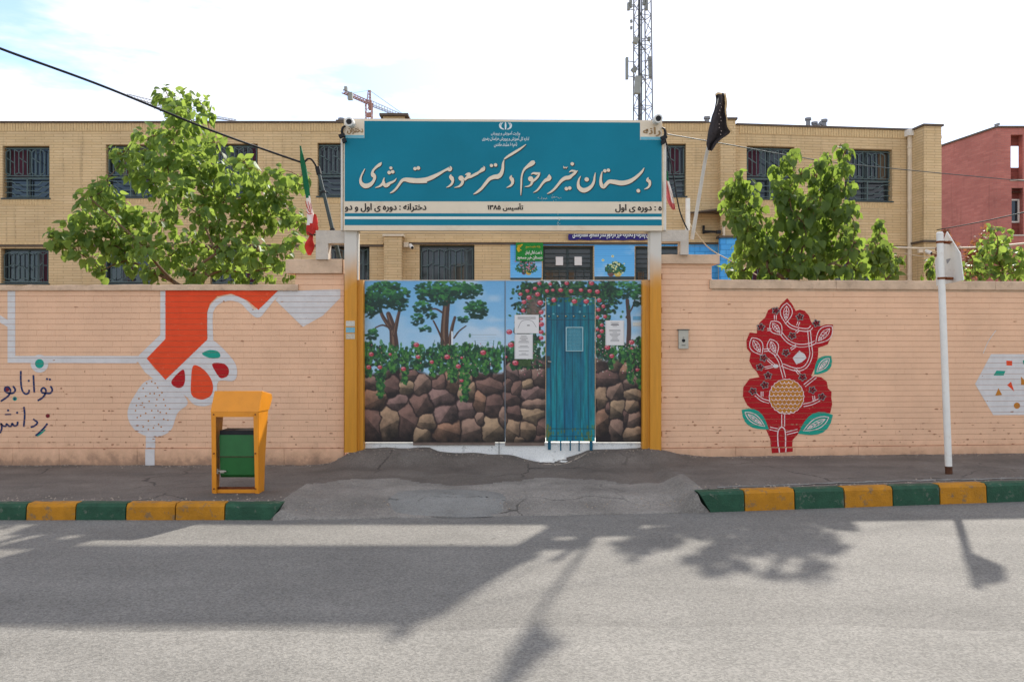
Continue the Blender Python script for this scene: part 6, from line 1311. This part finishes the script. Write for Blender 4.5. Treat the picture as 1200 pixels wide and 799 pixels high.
m = MB(); m.tube([P(360, 272, 10.55), P(366, 275.5, 10.53), P(372, 274, 10.55), P(368, 276, 10.6)], .006, 6); m.build('binding_cord', MT['black'], f1)
f2 = empty('flag', P(786, 240, 10.6), 'small faded tricolour flag hanging behind the right end of the name board', 'flag')
m = MB(); vs = []; qq = smooth([(780, 200, 5), (781, 212, 6), (784, 225, 7.5), (787, 238, 7), (790, 246, 3)], 5); n = 8
for i, (x, y, w_) in enumerate(qq):
    for k in range(n): vs.append(P(x-w_*.6+w_*k/(n-1)*1.1, y+.8*math.sin(k*1.3), 10.62+.03*math.sin(k*1.9+i*.2)))
fs = []; mi = []
for i in range(len(qq)-1):
    for k in range(n-1): fs.append((i*n+k, i*n+k+1, (i+1)*n+k+1, (i+1)*n+k)); mi.append(0 if qq[i][1] < 212 else (1 if k > 3 and qq[i][1] < 238 else 2))
m.v = vs; m.f = fs; m.m = mi; m.build('cloth', [MT['flaggreen'], MT['flagwhite'], MT['flagpink']], f2, smooth=True, fixn=False)
m = MB(); m.tube([P(779.5, 250, 10.64), P(779, 196, 10.64)], .012, 6); m.build('pole', MT['offwhite'], f2)
f3 = empty('flag', P(812, 272, 10.6), 'black mourning flag with a ragged pale edge on a leaning white pole', 'flag')
m = MB(); m.tube([P(811, 280, 10.6), P(826, 190, 10.1), P(843.5, 112, 9.5)], [.026, .022, .014], 10); m.build('pole', MT['offwhite'], f3)
rows_ = [((838, 110), (848, 109)), ((839, 118), (850, 117)), ((837, 128), (850, 128)), ((834, 138), (851, 138)), ((832, 147), (852, 147)), ((830, 155), (856, 154)), ((829, 163), (852, 158)), ((828, 169), (840, 168)), ((830, 176), (834, 177))]
m = MB(); vs = []; n = 12
rr = [((smooth([r[0] for r in rows_], 4))[i], (smooth([r[1] for r in rows_], 4))[i]) for i in range(4*(len(rows_)-1)+1)]
for i, (a, b) in enumerate(rr):
    for k in range(n): t_ = k/(n-1); vs.append(P(a[0]+(b[0]-a[0])*t_, a[1]+(b[1]-a[1])*t_+.5*math.sin(k*2+i), 9.5+.35*max(0, (a[1]-112)/80)+.05*math.sin(t_*9+i*.12)*(1-.3*t_)))
m.v = vs; m.f = [(i*n+k, i*n+k+1, (i+1)*n+k+1, (i+1)*n+k) for i in range(len(rr)-1) for k in range(n-1)]; m.m = [0]*len(m.f); fl = m.build('cloth', MT['blackcloth'], f3, smooth=True, fixn=False)
sm = fl.modifiers.new('thickness', 'SOLIDIFY'); sm.thickness = .004
m = MB(); R5 = random.Random(8)
for e_ in ribbon(smooth([(849.5, 109, 1.5), (851, 120, 2.4), (850.5, 130, 2), (852, 140, 1.2), (853.5, 149, 1.8), (857.5, 154.5, 2), (856.5, 157, 1)], 5)): m.add([P(p[0]+R5.uniform(-.2, .2), p[1], 9.46+.35*max(0, (p[1]-112)/80)) for p in e_], [(0, 1, 2, 3)])
for e_ in ribbon(smooth([(838.5, 112, .8), (841, 109.5, 2), (846, 110, 1.6)], 5)): m.add([P(p[0], p[1], 9.43) for p in e_], [(0, 1, 2, 3)])
m.build('frayed_edge', mat('frayed', S(206, 176, 130), .9, .2, 30), f3, fixn=False)
m = MB()
for k in range(10): x = 843.5+1.5*math.sin(k*1.7); y = 121+k*4; m.add([P(x+a*.6, y+b*.6, 9.44+.35*max(0, (y-112)/80)) for a, b in ((0, 0), (1.1, .4), (1.3, 2.2), (.2, 1.8))], [(0, 1, 2, 3)])
m.build('faded_print', mat('fade_print', S(190, 170, 160), .9, .2, 30), f3, fixn=False)
m = MB(); a = P(806, 270, 10.6); b = P(806, 232.5, 10.6); m.box(a.x-.026, a.x+.026, 10.58, 10.63, a.z, b.z)
tag(m.build('steel_post', MT['white'], None), 'short white steel post standing on the right gate portal', 'post')

# ================================================================== CABLES
def cable(pts, r, mt, label, n=10):
    q = smooth(pts, n); m = MB(); m.tube([Vector(p) for p in q], r, 6, cap=True); return tag(m.build('cable', MT[mt], None, smooth=True), label, 'cable', 'overhead cables')
def sag(a, b, s, n=7): return [tuple(a.lerp(b, i/n)-Vector((0, 0, s*4*(i/n)*(1-i/n)))) for i in range(n+1)]
cable([P(-60, 31, 8.3)]+[P(0, 57, 8.5), P(120, 101, 9.1), P(240, 150, 9.8), P(310, 175.5, 10.4), P(352, 190, 10.62), P(356, 190.5, 10.65), P(361, 186.3, 10.68), P(366, 188, 10.7), P(371.5, 197, 10.74)], .014, 'black', 'thick black cable running down from the upper left to the flagpole')
cable([P(779, 157, 10.33), P(850, 169, 11), P(960, 188, 12), P(1080, 201, 13.2), P(1215, 213.5, 14.5)], .007, 'dark_metal', 'thin dark cable from the right end of the name board to the right edge')
cable([P(1098, 269.5, 19), P(1150, 260, 17), P(1215, 245.5, 15)], .012, 'dark_metal', 'thin dark cable rising across the red building')
cable([P(1035, 289.5, 19.2), P(1085, 291, 18.9), P(1130, 290.5, 17.5), P(1170, 288.5, 16.5), P(1215, 284, 15.5)], .024, 'pipe', 'pale thick cable across the lower part of the red building')
cable([P(779, 160, 10.36), P(787, 195, 10.4), P(796, 245, 10.45), P(806, 270, 10.5)], .009, 'black', 'black cable hanging from the board to the right portal')
cable([P(808, 262, 10.6), P(830, 290, 11.4), P(855, 305, 12.4), P(892, 325, 13.5)], .008, 'pipe', 'pale cord slanting down from the right portal behind the wall')
cable([P(1140, 303, 18), P(1100, 303, 18.6), P(1060, 297, 19.5)], .008, 'pipe', 'thin pale wire low behind the road sign')
m = MB(); q = smooth([P(838, 306, 10.78), P(838.5, 322, 10.79), P(841, 327, 10.8), P(850, 328, 10.8), P(1000, 329.5, 11.0), P(1215, 332, 11.3)], 8); q = [FRW.at(FRW.u(838)+.02, .3, H+(CY-300)*10.8/F), FRW.at(FRW.u(838)+.02, .3, ct+.05), FRW.at(FRW.u(838)+.08, .3, ct+.0), FRW.at(8, .3, ct+.012)]; m.tube(q, .014, 8); tag(m.build('conduit', MT['white'], None), 'thin white conduit lying along the coping of the right wall', 'conduit')

# ================================================================== TREES
def leaf_geo():
    up = [(.0, .0), (.0, .22), (.16, .40), (.40, .43), (.64, .30), (.85, .12), (1.0, 0)]; mid = [(.0, 0), (.3, 0), (.62, 0)]
    z = lambda x, y: .16*abs(y)-.22*x*x+.05*x
    vs = [(x, y, z(x, y)) for x, y in up]+[(x, -y, z(x, y)) for x, y in up[1:6]]+[(.3, 0, -.03), (.65, 0, -.1)]
    # 0..6 upper edge, 7..11 lower edge, 12,13 midrib
    fs = [(0, 12, 2, 1), (12, 3, 2), (12, 13, 4, 3), (13, 5, 4), (13, 6, 5), (0, 7, 8, 12), (12, 8, 9), (12, 9, 10, 13), (13, 10, 11), (13, 11, 6)]
    return np.array(vs), fs
LV, LF = leaf_geo()
def quatmat(d, nrm, s):
    d = d/np.linalg.norm(d, axis=1)[:, None]; y = np.cross(nrm, d); y /= np.linalg.norm(y, axis=1)[:, None]+1e-9; z = np.cross(d, y); return np.stack([d, y, z], 2)*s[:, None, None]
def tree(name, label, cat, base, spots, dens, ls, droop, mt, group=None, depth=1.0, nobj=300, stems=1, bark='bark', seed=1, trunk_r=.09, fork=None):
    """spots: (px,py,r_px) leaf clumps at depth Yc; limbs reach every clump from the trunk"""
    rg = np.random.default_rng(seed); R = random.Random(seed); Yc = base.y; root = empty(name, base, label, cat, group)
    fk = fork if fork is not None else base+Vector((0, 0, 1.2))
    m = MB(); m.tube([base-Vector((0, 0, .1)), base.lerp(fk, .5)+Vector((.03, .02, 0)), fk], [trunk_r*1.25, trunk_r, trunk_r*.85], 9); m.build('trunk', MT[bark], root, smooth=True)
    cs = []
    for (x, y, r) in spots:
        yy = Yc+R.uniform(-depth, depth)*min(1, .5+r/30); cs.append((P(x, y, yy), r*yy/F))
    nodes = [(fk, trunk_r*.8)]; br = MB(); tw_ = MB()
    for c, r in sorted(cs, key=lambda q: (q[0]-fk).length):
        par = min(nodes, key=lambda n: (n[0]-c).length+.35*(n[0]-fk).length if n[0].z < c.z+.3 else 9+(n[0]-c).length); a, ra = par; mid = a.lerp(c, .5)+Vector((R.uniform(-.06, .06), R.uniform(-.06, .06), R.uniform(-.03, .1)*1))
        rb_ = max(.006, ra*.62); q = [Vector(p) for p in smooth([a, mid, c], 4)]; br.tube(q, [ra*.8+(rb_-ra*.8)*i/(len(q)-1) for i in range(len(q))], 6); nodes.append((c, rb_)); nodes.append((mid, (ra+rb_)*.4))
        for k in range(int(3+r*9)):
            e_ = c+Vector((R.gauss(0, 1), R.gauss(0, 1), R.gauss(0, .9)+.2)).normalized()*r*R.uniform(.5, 1.05); tw_.tube([c, c.lerp(e_, .5)+Vector((0, 0, .03)), e_], [.006, .0045, .003], 4, cap=False)
    br.build('limb', MT[bark], root, smooth=True); tw_.build('twig', MT['twig'], root, kind='stuff')
    pos = []
    for c, r in cs:
        n = int(dens*(r/.2)**2); v = rg.normal(size=(n, 3)); v /= np.linalg.norm(v, axis=1)[:, None]; rad = r*rg.random(n)**.45*1.08; p = np.array(c)+v*rad[:, None]*np.array((1, 1, 1.0)); pos.append(np.hstack([p, v]))
    A = np.vstack(pos); n = len(A); out = A[:, 3:]; d = out*.6+rg.normal(size=(n, 3))*.45+np.array((0, 0, -droop)); nrm = rg.normal(size=(n, 3))*.55+np.array((0, -.35, .75))+out*.35
    s = ls*(.42+.85*rg.random(n)**1.1); M_ = quatmat(d, nrm, s); ptsA = A[:, :3]
    order = np.argsort(ptsA[:, 1]-2.2*s+rg.random(n)*.5); ind = order[:nobj]; rest = order[nobj:]
    me = bpy.data.meshes.new('leaf'); me.from_pydata([tuple(v) for v in LV], [], LF); me.materials.append(MT[mt]); me.polygons.foreach_set('use_smooth', [True]*len(me.polygons))
    for i in ind:
        ob = bpy.data.objects.new('leaf', me); COL.objects.link(ob); ob.parent = root; mm = Matrix([[*M_[i][r_], ptsA[i][r_]-base[r_]] for r_ in range(3)]+[[0, 0, 0, 1]]); ob.matrix_local = mm
    if len(rest):
        V = np.einsum('nij,kj->nki', M_[rest], LV)+ptsA[rest][:, None, :]-np.array(base); V = V.reshape(-1, 3); k = len(LV)
        fs = [tuple(a+i*k for a in f) for i in range(len(rest)) for f in LF]; me2 = bpy.data.meshes.new('foliage'); me2.from_pydata(V.tolist(), [], fs); me2.materials.append(MT[mt]); me2.polygons.foreach_set('use_smooth', [True]*len(me2.polygons))
        ob = bpy.data.objects.new('foliage', me2); COL.objects.link(ob); ob.parent = root; ob['kind'] = 'stuff'
    return root
LT = [(197, 113, 14), (212, 122, 17), (187, 118, 8), (238, 123, 10), (243, 135, 8), (225, 142, 18), (203, 135, 14), (180, 160, 14), (160, 158, 8), (205, 160, 20), (228, 165, 20), (252, 170, 14), (170, 182, 18), (145, 183, 14), (135, 178, 8), (195, 190, 20), (222, 195, 22), (248, 200, 22), (268, 215, 14), (160, 205, 12), (180, 215, 18), (208, 222, 18), (240, 232, 22), (262, 238, 16), (285, 190, 10), (292, 198, 12), (300, 215, 16), (322, 205, 14), (310, 230, 18), (285, 240, 16), (325, 232, 14), (345, 215, 12), (352, 208, 8), (340, 250, 16), (355, 262, 10), (318, 255, 18), (290, 265, 18), (345, 282, 12), (105, 232, 14), (120, 218, 12), (128, 235, 16), (100, 252, 14), (84, 262, 10), (66, 275, 11), (78, 288, 13), (62, 283, 7), (92, 296, 12), (100, 275, 16), (120, 262, 18), (140, 250, 18), (130, 285, 18), (108, 305, 10), (150, 275, 18), (165, 255, 14), (118, 318, 8), (170, 290, 18), (190, 262, 16), (200, 300, 20), (225, 285, 18), (178, 318, 14), (150, 305, 14), (225, 318, 18), (250, 305, 18), (255, 270, 16), (275, 290, 18), (300, 295, 18), (280, 318, 16), (310, 318, 14), (325, 300, 14), (338, 318, 8), (125, 215, 6), (232, 250, 14), (200, 242, 14)]
tree('mulberry_tree', 'large spreading tree with bright yellow-green leaves behind the left wall', 'tree', P(233, 470, 11.9), LT, 66, .126, .8, 'leaf', 'leafy trees behind the wall', .8, 300, seed=3, fork=P(233, 350, 11.9), trunk_r=.055)
RT = [(868, 208, 10), (858, 222, 12), (875, 220, 12), (862, 240, 16), (880, 245, 15), (850, 228, 8), (862, 256, 14), (878, 270, 18), (873, 290, 13), (885, 295, 17), (870, 318, 12), (900, 285, 13), (916, 200, 10), (922, 188, 9), (930, 178, 6), (928, 212, 16), (938, 205, 10), (915, 222, 12), (925, 235, 16), (936, 232, 13), (920, 262, 15), (938, 258, 14), (925, 285, 17), (945, 285, 16), (915, 310, 16), (940, 312, 16), (965, 192, 12), (958, 208, 12), (990, 180, 8), (984, 172, 5), (968, 182, 6), (978, 205, 15), (990, 200, 11), (970, 225, 17), (990, 225, 14), (975, 248, 18), (995, 250, 13), (965, 270, 18), (988, 275, 15), (1000, 265, 8), (975, 298, 18), (995, 298, 10), (965, 318, 14), (955, 245, 12), (990, 315, 10), (900, 318, 12)]
tree('mulberry_tree', 'upright tree with dense drooping dark green leaves behind the right wall', 'tree', P(925, 470, 11.2), RT+[(905, 262, 9), (900, 275, 10), (948, 235, 9), (946, 250, 10), (1010, 312, 7), (1003, 285, 9), (1006, 302, 9), (1002, 318, 9), (962, 235, 9), (948, 262, 12), (955, 300, 12), (905, 300, 12)], 64, .13, 1.5, 'leafd', 'leafy trees behind the wall', .42, 300, seed=5, fork=P(925, 345, 11.2), trunk_r=.055)
tree('sapling', 'small sapling between the dense right tree and the drainpipe', 'sapling', P(1028, 470, 13.2), [(1030, 262, 8), (1028, 275, 8), (1032, 290, 11), (1045, 292, 7), (1020, 300, 10), (1038, 308, 12), (1052, 305, 8), (1025, 318, 11), (1045, 322, 10), (1010, 318, 8), (1016, 285, 6)], 60, .13, 1.3, 'leafd', 'young shoots behind the right wall', .3, 110, seed=8, fork=P(1030, 345, 13.2), trunk_r=.03)
tree('sapling', 'small leafy shoot just left of the road sign pole', 'sapling', P(1090, 470, 13.4), [(1089, 306, 6), (1092, 316, 7), (1085, 322, 5)], 60, .13, 1.3, 'leafd', 'young shoots behind the right wall', .2, 40, seed=9, fork=P(1090, 345, 13.4), trunk_r=.02)
tree('sapling', 'spiky light green shoot beside the blue wall at the right pier', 'sapling', P(862, 470, 12.6), [(862, 300, 5), (856, 308, 6), (868, 306, 6), (850, 318, 5), (864, 318, 8)], 60, .12, .5, 'leaf', 'young shoots behind the right wall', .2, 40, seed=12, fork=P(862, 345, 12.6), trunk_r=.02)
BT = [(1165, 272, 9), (1158, 285, 10), (1172, 290, 10), (1150, 298, 9), (1168, 300, 10), (1180, 298, 10), (1190, 305, 10), (1195, 292, 7), (1140, 310, 9), (1155, 315, 12), (1175, 315, 12), (1190, 320, 10), (1130, 318, 7), (1138, 325, 7), (1178, 275, 7), (1205, 310, 10), (1150, 322, 8), (1215, 295, 12)]
tree('shrub', 'bright green shrub behind the right wall at the right edge', 'shrub', P(1168, 470, 13.8), BT, 60, .12, .6, 'leaf', None, .5, 150, seed=14, fork=P(1168, 345, 13.8), trunk_r=.04)
tree('dry_conifer', 'reddish brown dried conifer left of the road sign plate, before the red building', 'tree', P(1110, 340, 17.5), [(1106, 276, 6), (1110, 290, 9), (1116, 303, 9), (1103, 300, 7), (1122, 290, 5), (1105, 318, 9)], 75, .09, .2, 'leafdry', 'dried brown conifers', .4, 40, seed=15, fork=P(1110, 318, 17.5), trunk_r=.04)
tree('dry_conifer', 'reddish brown dried conifer right of the road sign plate, before the red building', 'tree', P(1148, 340, 17.5), [(1155, 272, 6), (1148, 282, 8), (1142, 294, 9), (1152, 296, 8), (1138, 305, 9), (1160, 285, 6), (1135, 318, 9)], 75, .09, .2, 'leafdry', 'dried brown conifers', .4, 40, seed=16, fork=P(1148, 318, 17.5), trunk_r=.04)
# grit swept along the wall foot and kerb
m = MB(); R6 = random.Random(12)
for i in range(1100):
    if R6.random() < .6: x = R6.uniform(-7, 7); y = WY-.04-abs(R6.gauss(0, .09)) if x < 1.95 else FRW.at(x-1.9, 0, 0).y-.04-abs(R6.gauss(0, .09))
    else: x = R6.uniform(-7, 7); y = ykerb(x)+.16+abs(R6.gauss(0, .12))
    z = zpave(x, y); s = R6.uniform(.004, .014); a = R6.uniform(0, PI); c_, s_ = math.cos(a)*s, math.sin(a)*s
    m.add([(x+c_, y+s_, z), (x-s_, y+c_, z), (x-c_, y-s_, z), (x+s_, y-c_, z), (x, y, z+s*.9)], [(0, 1, 4), (1, 2, 4), (2, 3, 4), (3, 0, 4)])
m.build('grit', mat('grit_stone', S(150, 136, 120), .9, .3, 60), kind='stuff', fixn=False)
